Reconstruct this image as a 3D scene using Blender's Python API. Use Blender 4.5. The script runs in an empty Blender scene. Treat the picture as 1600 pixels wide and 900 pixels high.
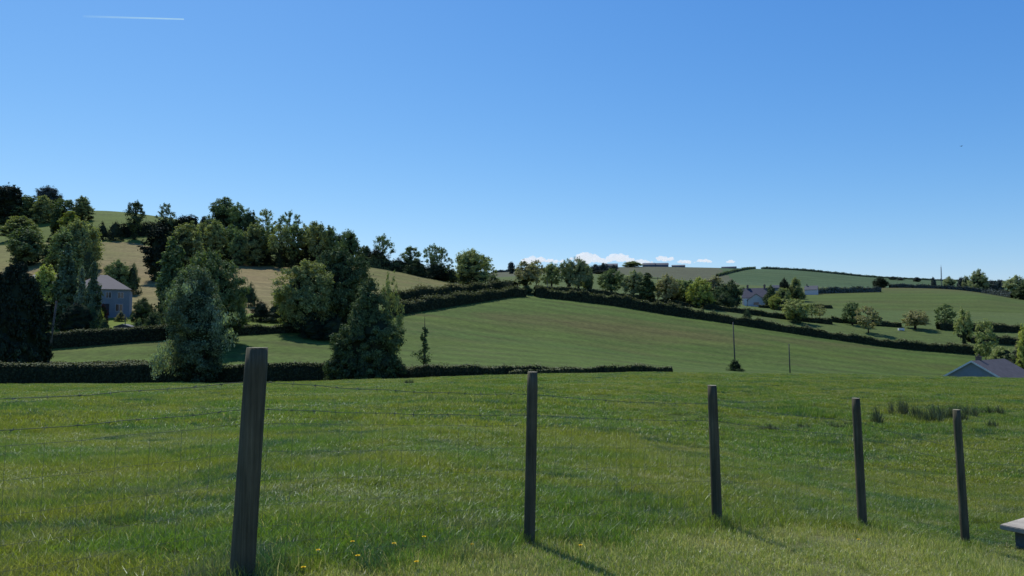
import bpy, bmesh, math, random
import numpy as np
from mathutils import Vector, Matrix
random.seed(7)
rng = np.random.default_rng(11)
R = math.radians
scene = bpy.context.scene
COL = scene.collection

# ------------------------------------------------------------------ camera
F = 1164.0                      # focal length in photo pixels (photo is 1600 wide)
TH = math.atan(70.0 / F)        # camera tilted up a little; level horizon lies at row 520
CT, ST = math.cos(TH), math.sin(TH)
cam_d = bpy.data.cameras.new('camera')
cam_d.sensor_width = 36.0
cam_d.lens = F / 1600 * 36.0
cam_d.clip_start = 0.05
cam_d.clip_end = 60000
cam = bpy.data.objects.new('camera', cam_d)
COL.objects.link(cam)
cam.location = (0, 0, 0)
cam.rotation_euler = (math.pi / 2 + TH, 0, 0)
scene.camera = cam

def ae(px, py):
    "azimuth X/Y and elevation Z/Y of a point seen at that place of the photo"
    xc = (px - 800) / F; zc = (450 - py) / F
    y = CT - zc * ST
    return xc / y, (ST + zc * CT) / y

# ------------------------------------------------------------------ terrain
NX = np.array([-30, -14, -8, -4, -2.4, -1.5, .14, 1.88, 3.5, 5, 8, 12, 20, 40])
NZ = np.array([-1.0, -1.2, -1.3, -1.29, -1.26, -1.19, -1.325, -1.46, -1.66, -2.03, -2.3, -2.4, -2.5, -2.6])
def near(X, Y):
    return np.interp(X, NX, NZ) - 0.04 * np.asarray(Y)

ROWS = [
 ('crest', [(0,602,60),(200,601,60),(400,600,60),(600,594,60),(800,587,60),(1000,583,60),(1200,585,60),(1400,588,60),(1600,593,60)]),
 ('dip',   [(0,601,74),(400,600,74),(600,596,74),(800,589,74),(1000,585,74),(1200,588,74),(1400,594,74),(1500,600,74),(1600,603,74)]),
 ('low',   [(0,576,88),(100,574,88),(200,572,88),(400,572,88),(600,576,88),(800,580,88),(1000,583,88),(1200,587,88),(1300,591,88),(1400,597,88),(1500,606,88),(1600,611,88)]),
 ('mid',   [(0,560,94),(240,548,95),(460,545,101),(620,540,113),(800,535,130),(900,545,130),(1000,562,128),(1147,580,124),(1250,586,124),(1300,590,124),(1400,598,124),(1500,611,124),(1600,616,124)]),
 ('top',   [(0,548,99),(100,541,100),(240,530,103),(460,518,115),(620,491,145),(720,475,165),(800,463,185),(830,462,188),(900,470,190),(960,477,190),(1040,491,187),(1100,499,185),(1250,522,180),(1400,544,178),(1530,554,176),(1600,562,174)]),
 ('up',    [(0,505,125),(100,500,128),(200,497,130),(300,494,135),(400,490,140),(500,480,150),(600,473,162),(720,461,185),(780,454,205),(830,450,215),(900,455,222),(960,461,228),(1040,474,226),(1100,480,220),(1250,499,214),(1400,511,210),(1530,518,205),(1600,520,205)]),
 ('slope', [(0,440,190),(200,438,190),(300,438,190),(400,440,195),(500,440,205),(600,440,215),(720,449,235),(780,447,260),(830,443,280),(900,440,300),(960,446,300),(1040,461,290),(1100,473,275),(1180,479,270),(1250,482,265),(1400,487,262),(1530,490,260),(1600,492,260)]),
 ('belt',  [(0,385,250),(100,376,255),(200,378,260),(300,395,255),(400,416,240),(500,418,240),(560,414,245),(620,424,250),(720,444,262),(780,441,300),(830,437,330),(900,432,370),(960,436,380),(1040,450,360),(1100,460,340),(1180,463,330),(1250,463,330),(1400,456,350),(1530,457,350),(1600,471,340)]),
 ('brow',  [(0,338,340),(100,330,345),(150,328,345),(200,331,345),(300,346,335),(400,372,320),(500,398,305),(560,408,300),(620,420,300),(720,440,310),(780,436,400),(830,430,480),(900,428,500),(960,430,520),(1040,436,540),(1100,446,520),(1180,451,500),(1250,452,460),(1330,450,420),(1400,449,400),(1500,452,400),(1600,468,390)]),
 ('back',  [(0,362,550),(300,372,550),(500,412,550),(640,433,560),(780,433,560),(830,428,600),(900,426,620),(1000,428,640),(1100,437,640),(1180,443,640),(1250,447,640),(1400,451,640),(1500,455,640),(1600,467,640)]),
 ('ridge', [(0,390,900),(500,418,900),(640,430,900),(780,426,900),(830,423,900),(900,420,880),(1000,416,860),(1150,419,860),(1250,422,870),(1350,433,900),(1450,438,950),(1530,441,950),(1600,442,950)]),
 ('far',   [(0,470,1900),(1600,470,1900)]),
 ('plain', [(0,512,9000),(1600,512,9000)]),
]
AG = np.linspace(-1.45, 1.45, 331)
LG = np.linspace(math.log(8), math.log(14000), 620)
RY = {}                          # row name -> logY over AG
knL, knE = [], []
for Y0 in (8.0, 12.0, 17.0):
    knL.append(np.full_like(AG, math.log(Y0))); knE.append(near(AG * Y0, Y0) / Y0)
for nm, pts in ROWS:
    aa = np.array([ae(p[0], p[1])[0] for p in pts]); ee = np.array([ae(p[0], p[1])[1] for p in pts])
    ll = np.log(np.array([float(p[2]) for p in pts]))
    L = np.interp(AG, aa, ll); RY[nm] = L
    knL.append(L); knE.append(np.interp(AG, aa, ee))
knL = np.array(knL); knE = np.array(knE)
knL = np.maximum.accumulate(knL + np.arange(len(knL))[:, None] * 1e-4, axis=0)
def pchip(x, y, xi):
    h = np.diff(x); d = np.diff(y) / h
    m = np.zeros_like(y); m[0] = d[0]; m[-1] = d[-1]
    for k in range(1, len(x) - 1):
        if d[k-1] * d[k] > 0:
            w1 = 2*h[k] + h[k-1]; w2 = h[k] + 2*h[k-1]
            m[k] = (w1 + w2) / (w1 / d[k-1] + w2 / d[k])
    i = np.clip(np.searchsorted(x, xi) - 1, 0, len(x) - 2)
    t = np.clip((xi - x[i]) / h[i], 0, 1)
    return ((1+2*t)*(1-t)**2)*y[i] + t*(1-t)**2*h[i]*m[i] + t*t*(3-2*t)*y[i+1] + t*t*(t-1)*h[i]*m[i+1]
TAB = np.array([pchip(knL[:, j], knE[:, j], LG) for j in range(len(AG))])
kern = np.exp(-0.5 * (np.arange(-6, 7) / 2.6) ** 2); kern /= kern.sum()
pad = np.pad(TAB, ((6, 6), (0, 0)), mode='edge')
TAB = sum(kern[i] * pad[i:i+len(AG)] for i in range(13))

def H(X, Y):
    X = np.asarray(X, float); Y = np.asarray(Y, float)
    Ys = np.maximum(Y, 8.001)
    a = np.clip(X / Ys, AG[0], AG[-1] - 1e-6); l = np.clip(np.log(Ys), LG[0], LG[-1] - 1e-6)
    fi = (a - AG[0]) / (AG[1] - AG[0]); fj = (l - LG[0]) / (LG[1] - LG[0])
    i = np.minimum(fi.astype(int), len(AG) - 2); j = np.minimum(fj.astype(int), len(LG) - 2)
    u = fi - i; v = fj - j
    e = (TAB[i, j]*(1-u)*(1-v) + TAB[i+1, j]*u*(1-v) + TAB[i, j+1]*(1-u)*v + TAB[i+1, j+1]*u*v)
    t = np.clip((Y - 9) / 14, 0, 1); t = t*t*(3-2*t)
    und = (0.035*np.sin(X*.83 + .3*Y) + 0.03*np.sin(Y*.61 - X*.37) + .02*np.sin(X*1.9 + 2)*np.sin(Y*1.45)) * np.clip((Y-7)/8, 0, 1)*np.clip((70-Y)/25, 0, 1)
    return near(X, Y) * (1 - t) + e * Ys * t + und

def h1(x, y): return float(H(x, y))
def at(px, Y):
    "the point of the ground at distance Y that lies on column px of the photo"
    X = (px - 800) / F * Y
    for _ in range(6):
        Z = h1(X, Y); X = (px - 800) / F * (Y * CT + Z * ST)
    return X, Y, h1(X, Y)
def zat(py, Y):
    return ae(800, py)[1] * Y
def gp(px, py, Y0=50.0):
    "first ground point beyond Y0 that shows at that pixel"
    e = ae(px, py)[1]; Y = Y0
    while Y < 1500:
        x, _, z = at(px, Y)
        if z / Y >= e: return (x, Y, z)
        Y *= 1.01
    return at(px, 300)
def row_at(name, px, off=0.0):
    "ground point on one of the field boundaries"
    a = (px - 800) / F
    return at(px, math.exp(float(np.interp(a, AG, RY[name]))) + off)

# ------------------------------------------------------------------ object helpers
def tag(o, label=None, cat=None, group=None, kind=None):
    if label: o['label'] = label
    if cat: o['category'] = cat
    if group: o['group'] = group
    if kind: o['kind'] = kind
    return o
def empty(name, loc=(0, 0, 0), rz=0):
    o = bpy.data.objects.new(name, None); COL.objects.link(o)
    o.location = loc; o.rotation_euler = (0, 0, rz); o.empty_display_size = .3
    return o
def link(name, me, mats, parent=None, loc=(0, 0, 0)):
    if not isinstance(mats, (list, tuple)): mats = [mats]
    if not me.materials:
        for m in mats: me.materials.append(m)
    o = bpy.data.objects.new(name, me); COL.objects.link(o)
    if parent: o.parent = parent
    o.location = loc
    return o
def mesh_np(name, V, FQ, smooth=False, mi=None):
    "V (n,3); FQ (m,4) quads (or (m,3))"
    me = bpy.data.meshes.new(name)
    V = np.asarray(V, np.float32); FQ = np.asarray(FQ, np.int32); k = FQ.shape[1]
    me.vertices.add(len(V)); me.vertices.foreach_set('co', V.ravel())
    me.loops.add(FQ.size); me.loops.foreach_set('vertex_index', FQ.ravel())
    me.polygons.add(len(FQ)); me.polygons.foreach_set('loop_start', np.arange(0, FQ.size, k, dtype=np.int32))
    me.polygons.foreach_set('loop_total', np.full(len(FQ), k, np.int32))
    if mi is not None: me.polygons.foreach_set('material_index', np.asarray(mi, np.int32))
    me.polygons.foreach_set('use_smooth', np.full(len(FQ), smooth))
    me.update(calc_edges=True)
    return me

class MB:
    "collects shapes as polygons and links them as one mesh"
    def __init__(s): s.v = []; s.f = []; s.m = []; s.sm = []
    def add(s, vs, fs, m=0, sm=False):
        b = len(s.v); s.v += [tuple(v) for v in vs]
        for f in fs: s.f.append([b + i for i in f]); s.m.append(m); s.sm.append(sm)
    def box(s, x0, x1, y0, y1, z0, z1, m=0):
        s.add([(x0,y0,z0),(x1,y0,z0),(x1,y1,z0),(x0,y1,z0),(x0,y0,z1),(x1,y0,z1),(x1,y1,z1),(x0,y1,z1)],
              [(3,2,1,0),(4,5,6,7),(0,1,5,4),(1,2,6,5),(2,3,7,6),(3,0,4,7)], m)
    def tube(s, pts, rad, n=6, m=0, cap=True, sm=True):
        pts = [Vector(p) for p in pts]
        if not isinstance(rad, (list, tuple)): rad = [rad] * len(pts)
        rings = []
        ref = Vector((0, 0, 1)) if abs((pts[-1]-pts[0]).normalized().z) < .9 else Vector((1, 0, 0))
        for i, p in enumerate(pts):
            d = (pts[min(i+1, len(pts)-1)] - pts[max(i-1, 0)]).normalized()
            a = d.cross(ref).normalized(); b = d.cross(a).normalized()
            rings.append([p + (a*math.cos(2*math.pi*k/n) + b*math.sin(2*math.pi*k/n))*rad[i] for k in range(n)])
        vs = [v for r in rings for v in r]
        fs = [(i*n+k, i*n+(k+1) % n, (i+1)*n+(k+1) % n, (i+1)*n+k) for i in range(len(pts)-1) for k in range(n)]
        s.add(vs, fs, m, sm)
        if cap:
            b = len(s.v) - len(vs)
            s.f.append([b+k for k in range(n)][::-1]); s.m.append(m); s.sm.append(False)
            s.f.append([b+(len(pts)-1)*n+k for k in range(n)]); s.m.append(m); s.sm.append(False)
    def build(s, name, mats, parent=None, loc=(0, 0, 0)):
        me = bpy.data.meshes.new(name); me.from_pydata(s.v, [], s.f)
        me.polygons.foreach_set('material_index', s.m); me.polygons.foreach_set('use_smooth', s.sm)
        me.update()
        return link(name, me, mats, parent, loc)

# ------------------------------------------------------------------ materials
class NT:
    def __init__(s, name):
        s.mat = bpy.data.materials.new(name); s.mat.use_nodes = True
        s.t = s.mat.node_tree; s.t.nodes.clear(); s.out = s.n('ShaderNodeOutputMaterial')
    def n(s, typ, **kw):
        nd = s.t.nodes.new(typ)
        for k, v in kw.items():
            if k in nd.inputs and not hasattr(nd, k): nd.inputs[k].default_value = v
            else:
                try: setattr(nd, k, v)
                except Exception: nd.inputs[k].default_value = v
        return nd
    def l(s, a, b): s.t.links.new(a, b)
    def pos(s, sx=1, sy=1, sz=1, obj=False):
        if obj: src = s.n('ShaderNodeTexCoord').outputs['Object']
        else: src = s.n('ShaderNodeNewGeometry').outputs['Position']
        m = s.n('ShaderNodeMapping'); m.inputs['Scale'].default_value = (sx, sy, sz)
        s.l(src, m.inputs['Vector']); return m.outputs['Vector']
    def noise(s, vec, scale, detail=4, rough=.6, dist=0.0):
        x = s.n('ShaderNodeTexNoise'); x.inputs['Scale'].default_value = scale; x.inputs['Detail'].default_value = detail
        x.inputs['Roughness'].default_value = rough; x.inputs['Distortion'].default_value = dist
        s.l(vec, x.inputs['Vector']); return x.outputs['Fac']
    def ramp(s, fac, lo, hi, a=0.0, b=1.0):
        x = s.n('ShaderNodeMapRange'); x.inputs['From Min'].default_value = lo; x.inputs['From Max'].default_value = hi
        x.inputs['To Min'].default_value = a; x.inputs['To Max'].default_value = b
        s.l(fac, x.inputs['Value']); return x.outputs['Result']
    def mix(s, fac, a, b, mode='MIX'):
        x = s.n('ShaderNodeMix'); x.data_type = 'RGBA'; x.blend_type = mode
        if isinstance(fac, (int, float)): x.inputs[0].default_value = fac
        else: s.l(fac, x.inputs[0])
        for v, i in ((a, 6), (b, 7)):
            if isinstance(v, tuple): x.inputs[i].default_value = (*v[:3], 1)
            else: s.l(v, x.inputs[i])
        return x.outputs[2]
    def gain(s, col, fac):
        "multiply a colour by a scalar output"
        x = s.n('ShaderNodeVectorMath'); x.operation = 'SCALE'
        if isinstance(col, tuple): x.inputs[0].default_value = col
        else: s.l(col, x.inputs[0])
        s.l(fac, x.inputs['Scale']); return x.outputs[0]
    def bsdf(s, col, rough=.9, spec=.2, bump=None, bstr=.3, bdist=.05, metal=0.0):
        p = s.n('ShaderNodeBsdfPrincipled'); p.inputs['Roughness'].default_value = rough
        p.inputs['Specular IOR Level'].default_value = spec; p.inputs['Metallic'].default_value = metal
        if isinstance(col, tuple): p.inputs['Base Color'].default_value = (*col[:3], 1)
        else: s.l(col, p.inputs['Base Color'])
        if bump is not None:
            b = s.n('ShaderNodeBump'); b.inputs['Strength'].default_value = bstr; b.inputs['Distance'].default_value = bdist
            s.l(bump, b.inputs['Height']); s.l(b.outputs['Normal'], p.inputs['Normal'])
        return p.outputs[0]
    def done(s, sh): s.l(sh, s.out.inputs['Surface']); return s.mat

def field_mat(name, c1, c2, c3, big=.05, mid=.5, fine=3.0, stretch=1.0, rows=None, bstr=.5, patch=None):
    m = NT(name)
    p = m.pos(); ps = m.pos(1/stretch, 1, 1)
    nb = m.ramp(m.noise(ps, big, 4, .6, .6), .35, .65); nm_ = m.ramp(m.noise(ps, mid, 5, .65), .32, .68)
    nf = m.noise(p, fine, 4, .75)
    c = m.mix(nb, c1, c2); c = m.mix(m.ramp(nm_, .45, 1, 0, .75), c, c3)
    if patch:
        c = m.mix(m.ramp(m.noise(ps, patch[1], 3, .5, .4), .53, .68, 0, patch[2]), c, patch[0])
    g = m.ramp(nf, .25, .75, .62, 1.38)
    c = m.gain(c, g); c = m.gain(c, m.ramp(m.noise(ps, fine*.28, 4, .7), .3, .7, .84, 1.18))
    if rows:
        (dx, dy), sp, amt = rows
        w = m.n('ShaderNodeTexWave'); w.wave_type = 'BANDS'; w.bands_direction = 'Y'
        w.inputs['Scale'].default_value = 1/sp; w.inputs['Distortion'].default_value = 3.5
        w.inputs['Detail'].default_value = 3; w.inputs['Detail Scale'].default_value = .35
        mp = m.n('ShaderNodeMapping'); mp.inputs['Rotation'].default_value = (0, 0, math.atan2(dy, dx))
        m.l(m.n('ShaderNodeNewGeometry').outputs['Position'], mp.inputs['Vector']); m.l(mp.outputs[0], w.inputs['Vector'])
        c = m.gain(c, m.ramp(w.outputs['Fac'], 0, 1, 1-amt, 1+amt*.6))
    return m.done(m.bsdf(c, .95, .1, nf, bstr, .12))

MAT = {}
MAT['lawn'] = field_mat('mown_lawn', (.14,.16,.05), (.17,.17,.07), (.11,.14,.04), .6, 3, 40, 1.6, bstr=.6)
MAT['pasture'] = field_mat('pasture_ground', (.07,.11,.017), (.09,.12,.021), (.05,.08,.02), .12, .8, 22, 1.8, bstr=.8)
MAT['crop'] = field_mat('crop_field_ground', (.060,.106,.023), (.078,.112,.021), (.074,.090,.027), .018, .25, 1.1, 3.5,
                        rows=((1, .10), 20, .11), bstr=.6, patch=((.098,.082,.032), .05, .65))
MAT['strip'] = field_mat('grass_strip', (.075,.11,.03), (.088,.115,.034), (.066,.09,.03), .03, .3, 2, 2)
MAT['garden'] = field_mat('garden_grass', (.09,.14,.02), (.13,.17,.025), (.06,.10,.017), .05, .3, 2, 2)
MAT['tan'] = field_mat('hillside_hay', (.185,.148,.062), (.17,.15,.060), (.20,.15,.072), .012, .15, .9, 2.5, rows=((1, .15), 26, .07), patch=((.15,.155,.045), .012, .75))
MAT['rough'] = field_mat('rough_hillside_grass', (.135,.135,.042), (.12,.13,.04), (.16,.135,.055), .02, .2, .9, 2.5, rows=((1, -.3), 26, .09), patch=((.17,.135,.06), .02, .6))
MAT['hilltop'] = field_mat('hilltop_grass', (.08,.115,.022), (.095,.13,.026), (.07,.10,.022), .02, .2, 1, 2)
MAT['knoll'] = field_mat('knoll_grass', (.070,.105,.022), (.080,.095,.027), (.072,.115,.024), .012, .1, 1, 4, rows=((1, 0), 50, .09), patch=((.105,.085,.035), .014, .7))
MAT['farR'] = field_mat('far_green_field', (.058,.100,.042), (.068,.105,.044), (.052,.086,.038), .01, .06, .5, 5, rows=((1, .1), 80, .09))
MAT['farL'] = field_mat('far_olive_field', (.085,.092,.054), (.09,.098,.052), (.09,.095,.055), .01, .06, .5, 5)
MAT['plain'] = field_mat('distant_land', (.09,.12,.09), (.10,.12,.09), (.08,.10,.08), .002, .01, .05, 1)

def leaf_mat(name, c1, c2, trans=.22, sheen=0.25, big=.25, vary=.5):
    m = NT(name)
    g = m.n('ShaderNodeNewGeometry')
    oi = m.n('ShaderNodeObjectInfo')
    nb = m.ramp(m.noise(m.pos(), big, 3, .6), .35, .65)
    c = m.mix(nb, c1, c2)
    c = m.gain(c, m.ramp(g.outputs['Random Per Island'], 0, 1, 1-vary, 1+vary))
    c = m.gain(c, m.ramp(oi.outputs['Random'], 0, 1, .85, 1.15))
    d = m.n('ShaderNodeBsdfDiffuse'); m.l(c, d.inputs['Color'])
    t = m.n('ShaderNodeBsdfTranslucent'); tc = m.mix(1.0, c, (1.15, 1.3, .55), 'MULTIPLY'); m.l(tc, t.inputs['Color'])
    gl = m.n('ShaderNodeBsdfGlossy'); gl.inputs['Roughness'].default_value = .55; gl.inputs['Color'].default_value = (.6, .68, .7, 1)
    a = m.n('ShaderNodeMixShader'); a.inputs[0].default_value = trans; m.l(d.outputs[0], a.inputs[1]); m.l(t.outputs[0], a.inputs[2])
    b = m.n('ShaderNodeMixShader'); b.inputs[0].default_value = .01 + .10*sheen; m.l(a.outputs[0], b.inputs[1]); m.l(gl.outputs[0], b.inputs[2])
    return m.done(b.outputs[0])
LEAF = {
 'dark':  leaf_mat('dark_foliage', (.075,.110,.038), (.102,.140,.050), .14, .1),
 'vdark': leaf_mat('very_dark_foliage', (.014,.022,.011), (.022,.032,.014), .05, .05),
 'mid':   leaf_mat('green_foliage', (.135,.190,.066), (.180,.235,.085), .26, .12),
 'olive': leaf_mat('olive_foliage', (.240,.275,.098), (.300,.320,.115), .30, .1),
 'lime':  leaf_mat('yellow_green_foliage', (.30,.34,.075), (.37,.39,.09), .32, .1),
 'blue':  leaf_mat('grey_green_foliage', (.110,.150,.068), (.150,.192,.092), .20, .15),
 'silver':leaf_mat('silvery_foliage', (.20,.255,.145), (.29,.34,.20), .28, .25),
 'brown': leaf_mat('brownish_foliage', (.28,.255,.13), (.31,.30,.13), .30, .1),
 'red':   leaf_mat('dark_red_foliage', (.05,.012,.016), (.07,.02,.02), .1, .1),
 'fdark': leaf_mat('hazed_dark_foliage', (.065,.085,.085), (.085,.105,.092), .10, .1),  # this and the next two: shifted to blue, distance haze painted into the colour
 'fmid':  leaf_mat('hazed_green_foliage', (.13,.17,.10), (.16,.20,.11), .2, .1),
 'folive':leaf_mat('hazed_olive_foliage', (.24,.275,.13), (.28,.31,.14), .26, .1),
 'ivy':   leaf_mat('ivy_and_crown_shade', (.028,.042,.016), (.042,.060,.022), .08, .15),  # ivy on trunks; also painted shade on the low clumps of other crowns
 'core':  leaf_mat('crown_core_shade', (.016,.024,.011), (.024,.034,.014), .0, .0),  # near-black core that paints the shade inside dense crowns
 'rush':  leaf_mat('rush_stems', (.070,.095,.055), (.115,.125,.07), .22, .2, vary=.7),
 'hedge': leaf_mat('hedge_shaded_side', (.026,.034,.015), (.040,.046,.020), .0, .02, vary=.6),  # kept dark: shade of the hedge faces painted into the leaf colour
 'hedgelit': leaf_mat('hedge_sunlit_top', (.115,.130,.062), (.150,.155,.080), .15, .1, vary=.5),  # paler leaves: sunlight on the hedge tops painted into the colour
}
def grass_mat(name, cy, cg, cb, dry=(.30,.27,.13), dryamt=.10):
    m = NT(name)
    g = m.n('ShaderNodeNewGeometry'); isl = g.outputs['Random Per Island']
    P2 = m.pos(.6, 1, 1)
    c = m.mix(m.ramp(m.noise(P2, .35, 5, .7, .5), .42, .58), cy, cg)
    c = m.mix(m.ramp(m.noise(P2, .8, 4, .65, .8), .53, .66), c, cb)
    c = m.mix(m.ramp(m.noise(m.pos(.5,1,1), 1.7, 4, .7), .54, .70, 0, .5), c, dry)
    c = m.mix(m.ramp(isl, 1-dryamt, 1-dryamt+.02), c, dry)
    w = m.n('ShaderNodeMath'); w.operation = 'FRACT'
    k = m.n('ShaderNodeMath'); k.operation = 'MULTIPLY'; k.inputs[1].default_value = 17.3
    m.l(isl, k.inputs[0]); m.l(k.outputs[0], w.inputs[0])
    c = m.gain(c, m.ramp(w.outputs[0], 0, 1, .6, 1.45))
    d = m.n('ShaderNodeBsdfDiffuse'); m.l(c, d.inputs['Color'])
    t = m.n('ShaderNodeBsdfTranslucent'); m.l(m.mix(1.0, c, (1.1, 1.25, .6), 'MULTIPLY'), t.inputs['Color'])
    gl = m.n('ShaderNodeBsdfGlossy'); gl.inputs['Roughness'].default_value = .42; gl.inputs['Color'].default_value = (.75, .85, .9, 1)
    a = m.n('ShaderNodeMixShader'); a.inputs[0].default_value = .5; m.l(d.outputs[0], a.inputs[1]); m.l(t.outputs[0], a.inputs[2])
    b = m.n('ShaderNodeMixShader'); b.inputs[0].default_value = .035; m.l(a.outputs[0], b.inputs[1]); m.l(gl.outputs[0], b.inputs[2])
    return m.done(b.outputs[0])
MAT['grass'] = grass_mat('meadow_grass', (.225,.245,.034), (.125,.205,.030), (.043,.108,.050), (.38,.33,.18))
MAT['short'] = grass_mat('mown_grass', (.34,.35,.10), (.19,.25,.055), (.27,.27,.10), (.55,.48,.27), .26)

def plain(name, c, rough=.8, spec=.3, metal=0, nz=None, obj=True):
    m = NT(name)
    if nz:
        n_ = m.noise(m.pos(obj=obj), nz[0], 5, .65)
        col = m.gain(c, m.ramp(n_, .3, .7, 1-nz[1], 1+nz[1]))
        return m.done(m.bsdf(col, rough, spec, n_, .3, .01, metal))
    return m.done(m.bsdf(c, rough, spec, metal=metal))
def wood_mat(name, c1, c2):
    m = NT(name)
    st = m.noise(m.pos(60, 60, 2.2, obj=True), 1, 6, .7)
    bl = m.noise(m.pos(5, 5, 2, obj=True), 1, 4, .6)
    c = m.mix(m.ramp(st, .35, .65), c1, c2); c = m.gain(c, m.ramp(bl, .3, .7, .65, 1.35))
    return m.done(m.bsdf(c, .9, .15, st, .8, .006))
MAT['post'] = wood_mat('weathered_post', (.058,.056,.034), (.105,.098,.062))
MAT['cut'] = plain('sawn_post_top', (.30,.28,.20), .9, .1, nz=(40, .3))
MAT['wire'] = plain('galvanised_wire', (.10,.13,.085), .7, .2, .0)
MAT['pole'] = wood_mat('creosoted_pole', (.07,.065,.055), (.12,.115,.10))
MAT['bark'] = plain('bark', (.045,.038,.03), .95, .1, nz=(1.5, .4))
MAT['slate'] = plain('slate_roof', (.055,.058,.078), .75, .25, nz=(1.2, .18))
MAT['render'] = plain('grey_render', (.20,.23,.26), .9, .1, nz=(.8, .1))
MAT['white'] = plain('white_paint', (.62,.62,.60), .8, .2, nz=(1, .08))
MAT['cream'] = plain('pale_render', (.55,.53,.52), .9, .2, nz=(1, .08))
MAT['glass'] = plain('dark_glass', (.02,.025,.03), .1, .6)
MAT['frame'] = plain('window_frame', (.5,.5,.5), .6)
MAT['brick'] = plain('chimney_brick', (.16,.12,.10), .9, .1, nz=(3, .2))
MAT['tile'] = plain('brown_roof_tiles', (.085,.080,.085), .85, .2, nz=(1.2, .22))
MAT['barn'] = plain('barn_sheeting', (.10,.13,.16), .6, .3, nz=(.5, .2))
MAT['barnroof'] = plain('barn_roof', (.075,.085,.10), .7, .25, nz=(.5, .15))
MAT['door'] = plain('dark_door', (.03,.03,.035), .5)
MAT['concrete'] = plain('weathered_concrete', (.36,.33,.27), .95, .05, nz=(3, .3))
MAT['boxside'] = plain('dark_concrete', (.10,.115,.12), .9, .1, nz=(9, .3))  # darker grey than the lid
MAT['yellow'] = plain('dandelion_yellow', (.75,.52,.02), .8, .1)
MAT['stem'] = plain('flower_stem', (.08,.12,.03), .8, .1)
MAT['feather'] = plain('dark_feathers', (.02,.02,.025), .8, .1)

# ------------------------------------------------------------------ the ground, split into fields
FP = [(-3.05, 2.95), (-1.5, 4.2), (.14, 5.6), (1.88, 6.8), (3.55, 7.7), (5.12, 8.4), (6.9, 9.0)]
def fence_y(X):
    return np.interp(X, [-8]+[p[0] for p in FP]+[12], [-1.2]+[p[1] for p in FP]+[10.2])
NA, NL = 760, 760
aa = np.linspace(-1.5, 1.5, NA); yy = np.exp(np.linspace(math.log(2.0), math.log(9000), NL))
Yp, Ap = np.meshgrid(yy, aa, indexing='ij')
GX = Ap * Yp; GY = Yp - 14.0
GZ = H(GX, GY)
idx = np.arange(NA * NL).reshape(NL, NA)
Q = np.stack([idx[:-1, :-1], idx[:-1, 1:], idx[1:, 1:], idx[1:, :-1]], -1).reshape(-1, 4)
V = np.stack([GX.ravel(), GY.ravel(), GZ.ravel()], 1)
C = V[Q].mean(1)
cx, cy = C[:, 0], C[:, 1]
ca = np.clip(cx / np.maximum(cy, 1), -1.4, 1.4); cpx = 800 + ca * F
cl = np.log(np.maximum(cy, 1))
rl = {k: np.interp(ca, AG, v) for k, v in RY.items()}
zone = np.full(len(Q), 0)
zone[(cy > fence_y(cx))] = 1
zone[cy > 63] = 2
zone[(cl > rl['top'] + .004)] = 3
zone[(cl > rl['top'] + .004) & (cpx < 560)] = 4
zone[(cl > rl['up']) & (cpx < 760)] = 5
zone[(cl > rl['up']) & (cpx >= 545) & (cpx < 760)] = 11
zone[(cl > rl['belt']) & (cpx < 760)] = 6
zone[(cl > rl['up']) & (cpx >= 760)] = 3
zone[(cl > rl['slope'] + .02) & (cpx > 1215)] = 7
zone[(cl > rl['back'] - .1) & (cpx > 760)] = 9
zone[(cl > rl['back'] - .1) & (cpx > 1150 - (cl - rl['back'])*100)] = 8
zone[cy > 1250] = 10
for z, (nm, mt) in enumerate([('lawn','lawn'),('pasture','pasture'),('crop_field','crop'),('grass_strip','strip'),('garden_ground','garden'),
        ('hillside_field','tan'),('hilltop_field','hilltop'),('knoll_field','knoll'),('far_green_field','farR'),('far_olive_field','farL'),('distant_ground','plain'),('rough_hillside_field','rough')]):
    q = Q[zone == z]
    u, inv = np.unique(q, return_inverse=True)
    me = mesh_np(nm, V[u], inv.reshape(-1, 4), True)
    tag(link(nm, me, MAT[mt]), kind='structure')

# ------------------------------------------------------------------ grass as instanced tufts (stuff)
def tuft_mesh(name, n, size, h, w, mat, lean=.5, seed=0):
    r = np.random.default_rng(seed)
    bx = r.uniform(-size/2, size/2, n); by = r.uniform(-size/2, size/2, n)
    hh = h * r.uniform(.45, 1.25, n) * (1 + .35*np.sin(bx*9+seed)*np.sin(by*8))
    ang = r.uniform(0, 2*math.pi, n); la = r.uniform(0, 2*math.pi, n); ln = hh * r.uniform(.1, 1, n) * lean
    ww = w * r.uniform(.6, 1.3, n)
    dx, dy = np.cos(ang)*ww/2, np.sin(ang)*ww/2
    lx, ly = np.cos(la)*ln, np.sin(la)*ln
    z0 = np.full(n, -.02)
    b = [np.stack([bx-dx, by-dy, z0], 1), np.stack([bx+dx, by+dy, z0], 1),
         np.stack([bx+dx*.8+lx*.35, by+dy*.8+ly*.35, hh*.55], 1), np.stack([bx-dx*.8+lx*.35, by-dy*.8+ly*.35, hh*.55], 1),
         np.stack([bx+dx*.15+lx, by+dy*.15+ly, hh], 1), np.stack([bx-dx*.15+lx, by-dy*.15+ly, hh], 1)]
    Vt = np.stack(b, 1).reshape(-1, 3); o = np.arange(n)*6
    Ft = np.concatenate([np.stack([o, o+1, o+2, o+3], 1), np.stack([o+3, o+2, o+4, o+5], 1)])
    me = mesh_np(name, Vt, Ft, False); me.materials.append(mat)
    ob = bpy.data.objects.new(name, me); return ob
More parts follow.
